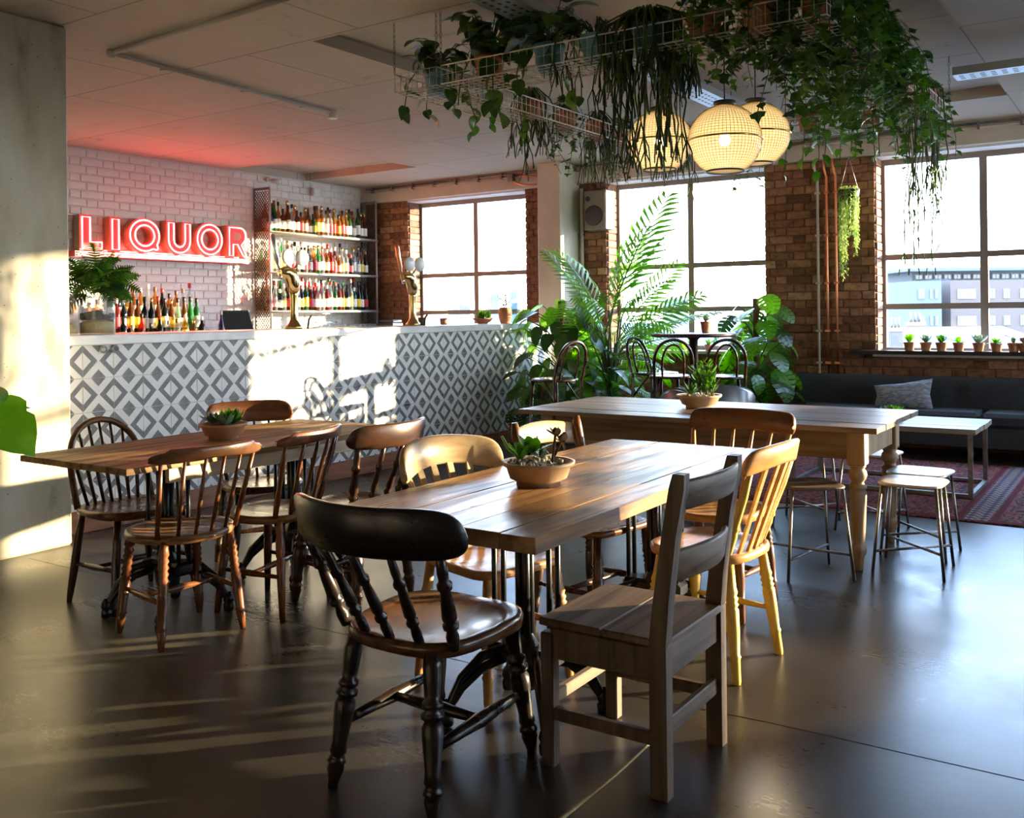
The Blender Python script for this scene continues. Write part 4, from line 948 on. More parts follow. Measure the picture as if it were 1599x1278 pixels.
# bentwood bar stools
def bentwood(label, loc, face, zs=.72, bh=.3, seatm='bent', cat='bar stool', nm='bentwood_stool'):
    o = thing(nm, label, cat, (loc[0], loc[1], 0), radians(face-90), 'bentwood stools' if zs > .6 else None)
    MB().lathe([(.16,-.02),(.185,-.016),(.19,-.008),(.185,.002),(.17,.004),(.001,.0)], 26).build('seat', M[seatm], o, (0,0,zs))
    for sx_ in (-1, 1):
        MB().tube([(sx_*.16, .15, 0), (sx_*.13, .125, zs-.015)], [.012,.015], 8).build('leg', M['bent'], o)
    pts = []
    for i in range(25):
        t = pi*i/24; x = -.17*cos(t); z = bh*max(0, sin(t))**.6; pts.append((x*(1-.12*(1-z/bh)), -.15-.09*z/bh, zs+z))
    MB().tube([(-.165,-.17,0), (-.15,-.15,zs*.6)] + pts + [(.15,-.15,zs*.6), (.165,-.17,0)], .0125, 8).build('back_hoop', M['bent'], o)
    pts = []
    for i in range(21):
        t = pi*i/20; x = -.1*cos(t); z = (bh-.035)*max(0, sin(t))**.6; pts.append((x*(1-.15*(1-z/bh)), -.14-.085*z/bh, zs+z-.004))
    MB().tube(pts, .009, 7).build('inner_hoop', M['bent'], o)
    zr = zs*.42
    MB().tube([(.145*cos(t), .145*sin(t)-.005, zr) for t in [2*pi*i/24 for i in range(24)]], .009, 7, closed=True).build('foot_ring', M['bent'], o)
    for sx_ in (-1, 1):
        MB().tube([(sx_*.145, -.145, zs*.72), (sx_*.12, -.06, zs*.88), (sx_*.11, .0, zs-.02)], .008, 6).build('brace', M['bent'], o)
    return o
bentwood('dark bentwood bar stool alone beside plants at the bar end', (-4.02, 6.58), 165)
bentwood('dark bentwood bar stool left of the round high table, seen side on', (-3.62, 7.62), -8)
bentwood('dark bentwood bar stool with its back to camera left of table column', (-3.33, 7.30), 118)
bentwood('dark bentwood bar stool with its back to camera right of table column', (-2.93, 7.42), 118)
# high round table
o = thing('high_table', 'round dark high table on single column by middle window', 'table', (-3.3, 7.68, 0))
MB().lathe([(.34,0),(.36,.006),(.362,.024),(.355,.03),(.001,.03)], 36).build('table_top', M['cdark'], o, (0,0,1.03))
MB().lathe([(.03,.03),(.036,.05),(.036,1.0),(.06,1.03)], 16).build('column', M['iron'], o); MB().lathe([(.24,0),(.245,.012),(.1,.03),(.036,.05)], 28).build('base', M['iron'], o)
# steel stools
def steel_stool(label, loc, rz, m_, zs=.43, w=.3, rot=0, d=.3):
    o = thing('metal_stool', label, 'stool', (loc[0], loc[1], loc[2] if len(loc) > 2 else 0), radians(rz), 'steel legged stools around the farmhouse table')
    s_ = seat_mesh('square', w, d, .016, .004); s_.build('seat', M[m_], o, (0,0,zs))
    for sx_ in (-1, 1):
        for sy_ in (-1, 1): MB().tube([(sx_*w*.52, sy_*d*.52, 0), (sx_*w*.4, sy_*d*.4, zs-.012)], .0075, 7).build('leg', M['steel'], o)
    for sx_, z in ((1, .1), (-1, .115)): MB().tube([(-w*.49, -sx_*d*.49, z), (w*.49, sx_*d*.49, z)], .0065, 6).build('cross_brace', M['steel'], o)
    return o
steel_stool('steel stool with dark wooden seat left of the turned table leg', (-1.385, 4.56), 38, 'stooldark', d=.28)
steel_stool('sunlit pale seated steel stool at table end, nearer of the pair', (-.985, 4.89), 2, 'stoolpale', .425)
steel_stool('sunlit pale seated steel stool at table end, farther of the pair', (-1.02, 5.24), -3, 'stoolpale', .42)
steel_stool('pale steel stool beyond farmhouse table, farther from its right end', (-1.72, 5.62), 4, 'stoolpale', .44)
steel_stool('pale steel stool beyond farmhouse table, nearer to its right end', (-1.36, 5.66), -4, 'stoolpale', .44)
bentwood('black bentwood chair cut off by right edge of the picture', (-.50, 7.0, 0), 200, .44, .36, 'bent', 'chair', 'bentwood_chair').location.z = .012
# tub armchair behind the farmhouse table
o = thing('tub_armchair', 'dark leather tub armchair with shiny rounded back behind farmhouse table', 'armchair', (-2.72, 6.55, 0), radians(30))
mb = MB(); vv = []; n = 24
for i in range(n+1):
    t = pi*(-.12 + 1.24*i/n) + pi
    ht = .74 - .16*abs(2*i/n-1)**2
    for (r_, z) in ((.27,.12), (.31,.2), (.33,.4), (.345,ht-.03), (.325,ht), (.285,ht-.02), (.265,.4), (.25,.2)): vv.append((r_*cos(t), r_*sin(t), z))
mb.add(vv, [(8*i+k, 8*i+(k+1)%8, 8*i+8+(k+1)%8, 8*i+8+k) for i in range(n) for k in range(8)] + [tuple(range(8)), tuple(8*n+k for k in range(8))[::-1]], 0, True); mb.build('back_shell', M['leather'], o)
seat_mesh('round', .5, .5, .16, .01).build('seat_cushion', M['leather'], o, (0,.02,.4))
for sx_ in (-1, 1):
    for sy_ in (-1, 1): MB().tube([(sx_*.19, sy_*.19, 0), (sx_*.17, sy_*.17, .25)], [.01,.016], 7).build('leg', M['cdark'], o)

# ------------------------------------------------------------------ rug and sofa
m = mat('red_patterned_rug', (.2,.03,.04), .95, spec=.1); N, L, b = nodes(m)
tcx = N.new('ShaderNodeTexCoord'); sp_ = N.new('ShaderNodeSeparateXYZ'); L.new(tcx.outputs['Object'], sp_.inputs[0])
vo = N.new('ShaderNodeTexVoronoi'); vo.inputs['Scale'].default_value = 13; vo.distance = 'MANHATTAN'; L.new(tcx.outputs['Object'], vo.inputs[0])
wv = N.new('ShaderNodeTexWave'); wv.inputs['Scale'].default_value = 5; wv.inputs['Distortion'].default_value = 9; wv.inputs['Detail'].default_value = 3; wv.inputs['Detail Scale'].default_value = 3; L.new(tcx.outputs['Object'], wv.inputs[0])
r1 = ramp(N, [(.0, (.035,.016,.03)), (.25, (.15,.028,.034)), (.5, (.21,.04,.045)), (.8, (.27,.14,.11)), (.95, (.05,.03,.05))]); ad = N.new('ShaderNodeMath'); ad.operation = 'MULTIPLY_ADD'; ad.inputs[1].default_value = .55
L.new(vo.outputs['Distance'], ad.inputs[0]); ml = N.new('ShaderNodeMath'); ml.operation = 'MULTIPLY'; ml.inputs[1].default_value = .6; L.new(wv.outputs['Fac'], ml.inputs[0]); L.new(ml.outputs[0], ad.inputs[2]); L.new(ad.outputs[0], r1.inputs[0])
L.new(r1.outputs[0], b.inputs['Base Color']); M['rug'] = m
def rugband(nm, c1, c2, sc):
    m = mat(nm, c1, .95, spec=.1); N, L, b = nodes(m); mp = mapping(N, L, (sc, sc, 1)); ck = N.new('ShaderNodeTexVoronoi'); ck.distance = 'MANHATTAN'; ck.inputs['Randomness'].default_value = .0; ck.inputs['Scale'].default_value = 1
    L.new(mp.outputs[0], ck.inputs[0]); r = ramp(N, [(.2, c1), (.3, c2), (.5, c2), (.6, c1)]); L.new(ck.outputs['Distance'], r.inputs[0]); L.new(r.outputs[0], b.inputs['Base Color']); return m
rug = thing('rug', 'worn red patterned rug under the sofa and coffee table', 'rug', (-.9, 7.25, 0))
MB().cbox(-2.0, 1.7, -1.13, 1.13, 0, .01, .003).build('field', M['rug'], rug)
bd = rugband('cream_and_navy_rug_border', (.07,.05,.09), (.33,.27,.25), 14); bd2 = mat('dark_rug_edge', (.12,.02,.03), .95, spec=.1)
for x in (-.06, .3): MB().box(x, x+.13, -1.1, 1.1, .0098, .0112).build('border_band', bd, rug)
for x in (-.11, .08, .24, .45): MB().box(x, x+.035, -1.1, 1.1, .0098, .0108).build('border_line', bd2, rug)
MB().box(-1.98, 1.68, -1.125, -1.06, .0098, .011).build('border_line', bd2, rug)
sofa = thing('bench_sofa', 'long charcoal wool sofa with buttoned back under the right window', 'sofa', (-2.87, 8.6, .0))
SL = 5.0
prof = [(.02,.30),(.02,.36),(.06,.385),(.38,.40),(.40,.30)]
MB().prism([(.02,.12),(.42,.12),(.42,.28),(.02,.28)], lambda u, v, w: (w, u-.1, v), SL).build('base', M['sofa'], sofa)
for k in range(3):
    a = SL*k/3+.004; MB().cbox(a, SL*(k+1)/3-.004, -.1, .33, .28, .40, .03).build('seat_cushion', M['sofa'], sofa)
for a in (0.12, 1.6, 3.2, 4.8):
    for y in (-.02, .3): MB().tube([(a, y, .012), (a, y, .125)], .02, 8).build('foot', M['black'], sofa)
# buttoned back: grid pulled in at each button
BT = [(.33+.55*i, .53) for i in range(9)]
mb = MB(); vv = []; nx_, pf = 150, [(.31,.34),(.315,.42),(.3,.5),(.3,.56),(.315,.61),(.34,.645),(.38,.66),(.42,.65),(.44,.6),(.44,.34)]
for i in range(nx_+1):
    x = SL*i/nx_
    for k, (y, z) in enumerate(pf):
        dy = 0
        if k < 6:
            for bx_, bz in BT:
                q_ = ((x-bx_)**2 + (z-bz)**2)/.004; dy += .028*math.exp(-q_)
        vv.append((x, y-.0+dy, z))
n = len(pf); mb.add(vv, [(i*n+k, i*n+k+1, (i+1)*n+k+1, (i+1)*n+k) for i in range(nx_) for k in range(n-1)] + [tuple(range(n))[::-1], tuple(nx_*n+k for k in range(n))], 0, True)
bk = mb.build('buttoned_back', M['sofa'], sofa)
for bx_, bz in BT: MB().sphere((bx_, .328, bz), .016, 8, 5, 0, (1,.5,1)).build('button', M['sofa'], bk)
# cushion with stripes
m = mat('grey_blue_cushion_weave', (.3,.32,.36), .9); N, L, b = nodes(m); mp = mapping(N, L, (16,1,22)); bk_ = N.new('ShaderNodeTexBrick'); bk_.inputs['Scale'].default_value = 1; bk_.inputs['Color1'].default_value = (.42,.46,.52,1); bk_.inputs['Color2'].default_value = (.16,.19,.25,1); bk_.inputs['Mortar'].default_value = (.3,.31,.34,1)
t_ = N.new('ShaderNodeTexCoord'); sw = N.new('ShaderNodeCombineXYZ'); se = N.new('ShaderNodeSeparateXYZ'); L.new(mp.outputs[0], se.inputs[0]); L.new(se.outputs['X'], sw.inputs['X']); L.new(se.outputs['Z'], sw.inputs['Y']); L.new(sw.outputs[0], bk_.inputs[0]); L.new(bk_.outputs[0], b.inputs['Base Color'])
mb = MB(); n = 14; vv = []
for s in (1, -1):
    for i in range(n+1):
        for k in range(n+1):
            u, v = -1+2*i/n, -1+2*k/n; e = max(0, (1-u*u)*(1-v*v))**.45; pin = 1 - .1*(1-abs(u*v))*max(abs(u),abs(v))**3
            vv.append((.24*u*pin, s*.06*e, (.115+.02*u)*v*pin))
q_ = (n+1)**2
mb.add(vv, [(i*(n+1)+k, (i+1)*(n+1)+k, (i+1)*(n+1)+k+1, i*(n+1)+k+1) for i in range(n) for k in range(n)] + [tuple(j+q_ for j in f[::-1]) for f in [(i*(n+1)+k, (i+1)*(n+1)+k, (i+1)*(n+1)+k+1, i*(n+1)+k+1) for i in range(n) for k in range(n)]], 0, True)
o = mb.build('cushion', m, None, (-1.83, 8.74, .505), (radians(-18), radians(-4), 0)); tag(o, 'grey and blue woven cushion leaning on the charcoal sofa', 'cushion')

# ------------------------------------------------------------------ bowls on tables
o = thing('succulent_bowl', 'terracotta bowl of small green succulents on table by the bar', 'plant', (-3.5, 2.86, TZ0)); bowl_pot(o, .105, .07, 'terra', .62)
for (x, y, s, k) in ((-.05,-.02,.075,'succ'),(.04,.02,.09,'succgreen'),(.0,.05,.085,'succgreen'),(.055,-.03,.075,'succ'),(-.05,.04,.07,'succgreen'),(.02,-.01,.1,'succbright')): rosette(o, k, (x, y, .066), 15, s, up0=.15)
o = thing('succulent_bowl', 'pale clay bowl of pebbles and leggy succulents on foreground table', 'plant', (-1.655, 2.6, TZ0)); bowl_pot(o, .115, .075, 'terrapale', .62, 'pebble')
pebbles(o, .095, .068)
rosette(o, 'succbright', (-.045, -.03, .08), 10, .09, up0=.05); rosette(o, 'succbroad', (-.02, -.01, .1), 10, .085, up0=.0); rosette(o, 'succ', (.0,.02,.08), 8, .05, up0=.1)
for (x, y, h, dx) in ((.04,.02,.1,.015), (.03,.035,.075,.04)):
    MB().tube([(x,y,.07),(x+dx*.5,y,.07+h*.5),(x+dx,y,.07+h)], .004, 6).build('stem', M['stembrown'], o); rosette(o, 'succred', (x+dx,y,.07+h*.85), 8, .042, up0=.3)
MB().tube([(-.05,-.03,.08),(-.085,-.05,.12),(-.1,-.06,.155)], .005, 6).build('stem', M['leafbead'], o)
o = thing('succulent_bowl', 'pale clay bowl with tall spiky succulents on farmhouse table', 'plant', (-2.17, 5.12, TZ0)); bowl_pot(o, .125, .075, 'terrapale', .6, 'pebble')
pebbles(o, .1, .068, 30)
rosette(o, 'spike', (-.05,0,.07), 34, .13, up0=.2)
for i in range(16):
    a = rnd.uniform(0, 6.3); q_ = rnd.uniform(0, .05); p = Vector((.04+q_*cos(a), q_*sin(a), .07)); top = p + Vector((rnd.uniform(-.05,.06), rnd.uniform(-.05,.05), rnd.uniform(.1,.19)))
    MB().tube([p, top], .003, 5).build('stem', M['stem'], o)
    for k in range(7): leaf(o, 'succgreen', p.lerp(top, .2+.13*k), (cos(a+k*2.2), sin(a+k*2.2), .5), .055)
o = thing('succulent_bowl', 'small dish of green succulents on the low coffee table', 'plant', (-1.58, 7.1, .462)); bowl_pot(o, .09, .045, 'terrapale', .7)
rosette(o, 'succ', (-.03,0,.04), 14, .08, up0=.3); rosette(o, 'succbright', (.05,.01,.04), 22, .09, up0=.4); rosette(o, 'succgreen', (0,.03,.05), 12, .08, up0=.5)
# bar end pots
o = thing('bowl_plant', 'wide shallow terracotta bowl with small green plant on bar end', 'plant', (-5.5, 7.66, 1.15)); bowl_pot(o, .1, .055, 'terra', .5)
for i in range(30): a = rnd.uniform(0,6.3); leaf(o, 'succgreen', (rnd.uniform(-.05,.05), rnd.uniform(-.05,.05), .05), (cos(a)*.6, sin(a)*.6, 1), rnd.uniform(.05,.09))
o = thing('jar_plant', 'tall terracotta jar with sprigs of small leaves on the bar end', 'plant', (-5.42, 7.93, 1.15))
MB().lathe([(.045,0),(.05,.004),(.065,.06),(.07,.11),(.06,.145),(.055,.155),(.06,.16),(.052,.16),(.05,.15)], 20).build('jar', M['terra'], o)
for i in range(9):
    a = i*.7; p = Vector((.015*cos(a), .015*sin(a), .15)); top = p + Vector((rnd.uniform(-.05,.05), rnd.uniform(-.05,.05), rnd.uniform(.07,.17))); MB().tube([p, top], .002, 4).build('stem', M['stembrown'], o)
    for k in range(6): leaf(o, 'succgreen' if k % 2 else 'succred', p.lerp(top, .25+.15*k), (cos(a+k*2.4), sin(a+k*2.4), .4), .03)
o = thing('glass_jar', 'round pale blue glass jar standing at the far end of bar', 'jar', (-5.45, 8.16, 1.15))
MB().lathe([(.06,0),(.075,.01),(.078,.1),(.07,.15),(.04,.18),(.04,.2),(.045,.205)], 20).build('jar_body', glassy('pale_blue_glass', (.7,.85,.9), .75), o)
# fern in a jar at the left end of the bar
def frond(L_, bend, m_, n=15, w=.06):
    mb = MB(); pts = []
    for i in range(n+1):
        t = i/n; a = bend*t; pts.append(Vector((0, L_*sin(a)/bend, L_*(.35*t) - L_*(1-cos(a))/bend)))
    mb.tube(pts, [.0025*(1-.7*i/n) for i in range(n+1)], 4)
    for i in range(2, n+1):
        t = i/n; l = w*sin(pi*min(1, .12+t*.86))**.7; d = (pts[i]-pts[i-1]).normalized()
        for s in (-1, 1):
            p = pts[i]; q_ = p + Vector((s*l, 0, -.1*l)) + d*l*.25; wd = L_/n*.42
            mb.add([p - d*wd, q_ - d*wd*.2, q_ + d*wd*.2, p + d*wd], [(0,1,2,3)], 0)
    return mb.mesh('frond', M[m_])
FR = [frond(.3, 1.0, 'leafmid'), frond(.34, 1.5, 'leafmid'), frond(.26, .7, 'leafbright'), frond(.3, 1.9, 'leafdark')]
o = thing('fern_jar', 'bushy fern growing from a big glass jar of sand on bar', 'plant', (-5.5, 3.53, 1.15))
MB().lathe([(.1,0),(.105,.006),(.107,.17),(.1,.2),(.07,.225),(.07,.24),(.074,.245)], 24).build('jar', G['clear'], o); MB().lathe([(.1,.008),(.102,.07),(.06,.085),(.001,.08)], 20).build('sand', M['sand'], o); MB().lathe([(.095,.088),(.1,.1),(.1,.13),(.001,.15)], 20).build('soil', M['soil'], o)
for i in range(64):
    a = i*2.399; el = rnd.uniform(-.3, 1.5); f = put('frond', pick(FR), o); f.matrix_basis = orient((.03*cos(a), .03*sin(a), .22+rnd.uniform(0,.14)), (cos(a), sin(a), el), rnd.uniform(-.8,.8)) @ Matrix.Scale(rnd.uniform(.75, 1.15), 4)
for i in range(10): a = rnd.uniform(0,6.3); leaf(o, 'bright', (.02*cos(a), .02*sin(a), .26), (cos(a), sin(a), .9), rnd.uniform(.07,.1))
o = thing('terrarium_jar', 'small glass terrarium jar beside the concrete pillar on bar', 'jar', (-5.42, 3.27, 1.15)); MB().lathe([(.07,0),(.075,.006),(.075,.2),(.05,.23),(.05,.25)], 20).build('jar', G['clear'], o); MB().lathe([(.068,.008),(.068,.06),(.001,.065)], 16).build('sand', M['sand'], o)
rosette(o, 'bright', (0,0,.06), 9, .06); rosette(o, 'succgreen', (0,0,.11), 9, .06)

# ------------------------------------------------------------------ big floor plants
def monstera(label, loc, pole_h, n, key, potm, pot_r=.2, size=(.2,.34), seed=1, spread=.3, zlo=.25, zhi=None, extra=None, key2=None, mix=.35):
    r = random.Random(seed); o = thing('monstera_plant', label, 'plant', loc); pot(o, pot_r, .32, potm)
    MB().tube([(0,0,.28),(0,0,pole_h)], .028, 9).build('moss_pole', M['cork'], o)
    for i in range(n):
        t = (i+.5)/n; z = lerp(zlo, (zhi or pole_h), t); a = i*2.399 + r.uniform(-.3,.3); rr = spread*(1.15-.55*t)*r.uniform(.6,1.15)
        p0 = Vector((0,0,max(.3, z-.22))); p1 = Vector((rr*cos(a), rr*sin(a), z + r.uniform(-.02,.1))); mid_ = p0.lerp(p1, .5) + Vector((0,0,.05))
        MB().tube([p0, mid_, p1], .005, 5).build('petiole', M['stem'], o)
        k = key2 if key2 and r.random() < mix else key
        leaf(o, k, p1, (cos(a), sin(a), r.uniform(-1.0, -.1)), r.uniform(*size), r.uniform(-.4,.4))
    return o
monstera('dense climbing philodendron on a coir pole at the end of bar', (-4.78, 7.95, 0), 1.36, 92, 'philo', 'bluegrey', .2, (.19,.29), 3, .44, .35, 1.32, key2='bright')
monstera('split leaved monstera on a coir pole left of the sofa', (-3.12, 8.72, 0), 1.36, 40, 'mon', 'terra', .17, (.2,.3), 5, .3, .4, 1.32, key2='monbright', mix=.55)  # backlight put into the leaf colour as a larger share of bright leaves
monstera('low dark leafy plant in dim corner below the bar end', (-4.55, 7.25, 0), .6, 22, 'mon', 'bluegrey', .16, (.16,.26), 8, .3, .25, .75)
o = monstera('broad leafed plant in a blue grey pot beside sofa end', (-3.12, 8.2, 0), .5, 14, 'monmid', 'bluegrey', .19, (.16,.24), 9, .3, .25, .62)
# kentia palm
def palm_frond(L_, m_, n=22, bend=1.0, lw=.2, seed=0):
    r = random.Random(seed); mb = MB(); pts = []
    for i in range(n+1):
        t = i/n; a = bend*t*t; pts.append(Vector((0, L_*t*(1-.25*t*bend*.5), L_*(.1*t - .5*bend*t*t*.55))))
    mb.tube(pts, [.007*(1-.8*i/n) for i in range(n+1)], 5)
    for i in range(5, n+1):
        t = i/n; l = lw*(sin(pi*min(1, .18+.74*t))**.8)*r.uniform(.85,1.1); d = (pts[i]-pts[i-1]).normalized()
        for s in (-1, 1):
            p = pts[i]; out = (Vector((s*1, 0, .25)) + d*.75).normalized(); m1 = p + out*l*.5; m2 = p + out*l + Vector((0,0,-l*.38)); wd = .016
            mb.add([p - d*.004, p + d*.004, m1 + d*wd, m1 - d*wd, m2], [(0,1,2,3), (3,2,4)], 0, True)
    return mb.mesh('palm_frond', M[m_])
PF = [palm_frond(.95, 'leafpalm', 18, .9, .3, 1), palm_frond(.8, 'leafpalm', 16, 1.3, .26, 2), palm_frond(1.05, 'leafpalm', 19, .6, .32, 3), palm_frond(.7, 'leafbright', 18, 1.1, .24, 4)]
palm = thing('palm_plant', 'tall kentia palm with arching fronds in front of middle window', 'plant', (-4.42, 8.3, 0)); pot(palm, .22, .36, 'bluegrey')
dirs = [(-2.6,1.05,1.0,0),(.35,1.15,1.05,2),(.6,.65,1.1,0),(-2.2,.75,.9,1),(1.0,1.3,.95,2),(-1.5,.6,.8,1),(.15,.4,1.2,2),(-.5,.5,.9,1),(2.6,.8,.9,0),(1.7,.7,.8,1),(-.1,.85,1.0,0),(-2.9,.4,.7,3),(-.9,.2,.7,3),(.5,.15,.9,3),(-1.9,.2,.6,3),(-1.2,1.0,.75,1),(.0,.1,.8,1),(-2.5,.0,.6,3),(-.4,.95,.8,3)]
for i, (a, el, s, k) in enumerate(dirs):
    h = .75 + .38*el; p1 = Vector((.1*cos(a), .1*sin(a), h)); MB().tube([(.03*cos(a), .03*sin(a), .3), (.05*cos(a), .05*sin(a), .3+(h-.3)*.6), p1], [.012,.01,.007], 6).build('stalk', M['stem'], palm)
    f = put('palm_frond', PF[k], palm); f.matrix_basis = orient(p1, (cos(a)*cos(el), sin(a)*cos(el), sin(el)), rnd.uniform(-.3,.3)) @ Matrix.Scale(s*.85, 4)
for (u, v, dpt, tu, tv, td, k) in ((945,520,9.3,1040,338,9.2,2),(930,520,9.2,866,408,8.9,0),(960,560,9.1,1082,486,8.6,0),(955,560,9.0,1075,545,8.5,1),(950,540,9.2,985,372,9.3,0),(935,560,9.1,880,470,8.8,1),(960,540,9.2,1060,440,9.0,2),(940,530,9.2,905,392,9.1,1),(950,580,9.0,1040,600,8.6,3),(940,580,9.0,880,560,8.8,3)):
    p, q_ = ray(u, v, dpt) - palm.location, ray(tu, tv, td) - palm.location; dv = q_ - p; p0 = Vector((0,0,.3))
    MB().tube([p0, p0.lerp(p, .6) + Vector((0,0,.06)), p], [.012,.01,.008], 6).build('stalk', M['stem'], palm)
    f = put('palm_frond', PF[k], palm); f.matrix_basis = orient(p, dv + Vector((0,0,.3*dv.length)), rnd.choice((-1,1))*rnd.uniform(.6,1.0)) @ Matrix.Scale(dv.length/(.82*(.95,.8,1.05,.7)[k]), 4)
for i in range(44):
    a = i*2.399; el = rnd.uniform(-.25, 1.0); f = put('palm_frond', PF[3 if i % 2 else 1], palm); f.matrix_basis = orient((.06*cos(a), .06*sin(a), rnd.uniform(.4,.95)), (cos(a)*cos(el), sin(a)*cos(el), sin(el)), rnd.uniform(-1.0,1.0)) @ Matrix.Scale(rnd.uniform(.42,.72), 4)
# shallow basket of bulbs on floor behind table
o = thing('floor_planter', 'low woven planter on the floor behind farmhouse table', 'planter', (-4.0, 7.2, 0)); bowl_pot(o, .2, .28, 'terrapale', .7)
for i in range(24): a = i*2.4; leaf(o, 'spikegreen', (.1*cos(a), .1*sin(a), .27), (cos(a)*.5, sin(a)*.5, 1), rnd.uniform(.1,.2))
# monstera at the left edge of the picture
mo = thing('monstera_plant', 'bright green monstera leaves reaching in at left edge of picture', 'plant', (-2.5, 1.0, 0)); pot(mo, .17, .34, 'bluegrey'); MB().tube([(0,0,.3),(0,0,1.2)], .025, 8).build('moss_pole', M['cork'], mo)
def mleaf(u, v, dpt, tipu, tipv, tipd, key, roll=0, idx=0, base=.8):
    p, q_ = ray(u, v, dpt) - Vector((-2.5,1.0,0)), ray(tipu, tipv, tipd) - Vector((-2.5,1.0,0))
    MB().tube([(0,0,base), Vector((0,0,base)).lerp(p, .5) + Vector((0,0,.06)), p], .005, 6).build('petiole', M['stem'], mo)
    leaf(mo, key, p, q_-p, (q_-p).length*1.12, roll, idx)
mleaf(-22, 634, 2.3, 46, 690, 2.26, 'monlite', .7, 0, .95); mleaf(-40, 590, 2.35, 28, 590, 2.3, 'bright', -.6, 0, 1.0); mleaf(-45, 648, 2.35, 36, 622, 2.4, 'bright', .3, 1, .9)
mleaf(-30, 590, 2.3, 18, 632, 2.3, 'bright', .2, 2, .95); mleaf(-90, 540, 2.3, -60, 480, 2.3, 'monmid', .2, 1, 1.0)

# ------------------------------------------------------------------ sill pots
shelf = thing('sill_shelf', 'long black pot shelf across the right hand window sill', 'shelf', (-2.35, WALLY-.09, .84)); MB().cbox(0, 3.2, -.05, .04, 0, .035, .003).build('board', M['black'], shelf)
for x in (.1, 1.6, 3.1): MB().box(x-.015, x+.015, .0, .09, -.04, 0).build('bracket', M['black'], shelf)
kinds = [('spiky aloe','succbright',.085,16,.5),('dark rosette succulent','succ',.07,18,.3),('bushy green succulent','succgreen',.075,18,.25),('low bright succulent','succbright',.065,18,.2),('grey green rosette','succ',.08,18,.2),('tall leafy succulent','bright',.07,14,.3),('tiny sprout','succ',.05,10,.6),('purple tinted succulent','succred',.06,12,.3)]
for k, u in enumerate((1420, 1446, 1470, 1497, 1528, 1556, 1583, 1600)):
    p = ray(u, 545, 1); d = p - Vector((0,0,CAM_H)); t = (WALLY-.095)/d.y; x = d.x*t
    nm, key, s, n, u0 = kinds[k]
    o = thing('potted_succulent', '%s in a small terracotta pot on the window sill shelf' % nm, 'plant', (x, WALLY-.095, .875), 0, 'small pots on the window sill'); pot(o, .05, .075, 'terra'); rosette(o, key, (0,0,.07), n, s*1.35, up0=u0)
# small pot on the round table and blossoms on middle sill
o = thing('potted_succulent', 'small terracotta pot with a succulent on round high table', 'plant', (-3.28, 7.9, 1.06)); pot(o, .045, .1, 'terra'); rosette(o, 'succ', (0,0,.095), 14, .075, up0=.4)
for k, (x, key) in enumerate(((-4.0,'succbright'),(-3.8,'succgreen'))):
    o = thing('potted_succulent', 'small potted plant on middle window sill, %s from the palm' % ORD[k], 'plant', (x, WALLY+.04, SILL+.005)); pot(o, .04, .065, 'terra'); rosette(o, key, (0,0,.06), 14, .08, up0=.3)

# ------------------------------------------------------------------ hanging planter ring
RZ = 2.5
def wire_tray(label, x0, x1, y0, y1, sides=.1):
    o = thing('wire_tray', label, 'hanging tray', ((x0+x1)/2, (y0+y1)/2, RZ), 0, 'hanging wire trays'); a, b_ = (x1-x0)/2, (y1-y0)/2
    fr = MB()
    for z in (0, sides): fr.tube([(-a,-b_,z),(a,-b_,z),(a,b_,z),(-a,b_,z)], .004, 5, closed=True)
    fr.build('rim', M['wire'], o)
    g = MB(); step = .05
    nx_, ny_ = max(2, round(2*a/step)), max(2, round(2*b_/step))
    for i in range(nx_+1): x = -a + 2*a*i/nx_; g.tube([(x,-b_,sides),(x,-b_,0),(x,b_,0),(x,b_,sides)], .0025, 3, cap=False)
    for i in range(ny_+1): y = -b_ + 2*b_*i/ny_; g.tube([(-a,y,sides),(-a,y,0),(a,y,0),(a,y,sides)], .0025, 3, cap=False)
    for z in (sides*.5,): g.tube([(-a,-b_,z),(a,-b_,z),(a,b_,z),(-a,b_,z)], .0017, 3, closed=True)
    g.build('wire_grid', M['wire'], o)
    cs = [(-a,-b_),(a,-b_),(-a,b_),(a,b_)]
    for (x, y) in cs:
        mb = MB(); hh = CEIL + (.08 if -4.1 < x + (x0+x1)/2 < -.93 and 4.03 < y + (y0+y1)/2 < 8.14 else 0) - RZ; k = 0; z = sides - .005
        while z < hh - .035:
            ax = (1,0) if k % 2 else (0,1)
            mb.tube([(x+ax[0]*.007*sin(t), y+ax[1]*.007*sin(t), z+.019-.019*cos(t)) for t in [2*pi*i/8 for i in range(8)]], .0018, 4, closed=True); z += .031; k += 1
        mb.tube([(x,y,z), (x,y,hh)], .004, 5); mb.build('chain', M['steel'], o)
    return o
wire_tray('hanging wire tray running along the bar side of the lamps', -3.55, -3.25, 4.12, 7.0); wire_tray('hanging wire tray nearest to camera above the foreground table', -3.22, -1.5, 4.12, 4.42)
wire_tray('hanging wire tray behind the lamps near window wall', -3.22, -1.5, 6.75, 7.0); wire_tray('hanging wire tray on the right of the lamps', -1.47, -1.15, 4.12, 7.0)
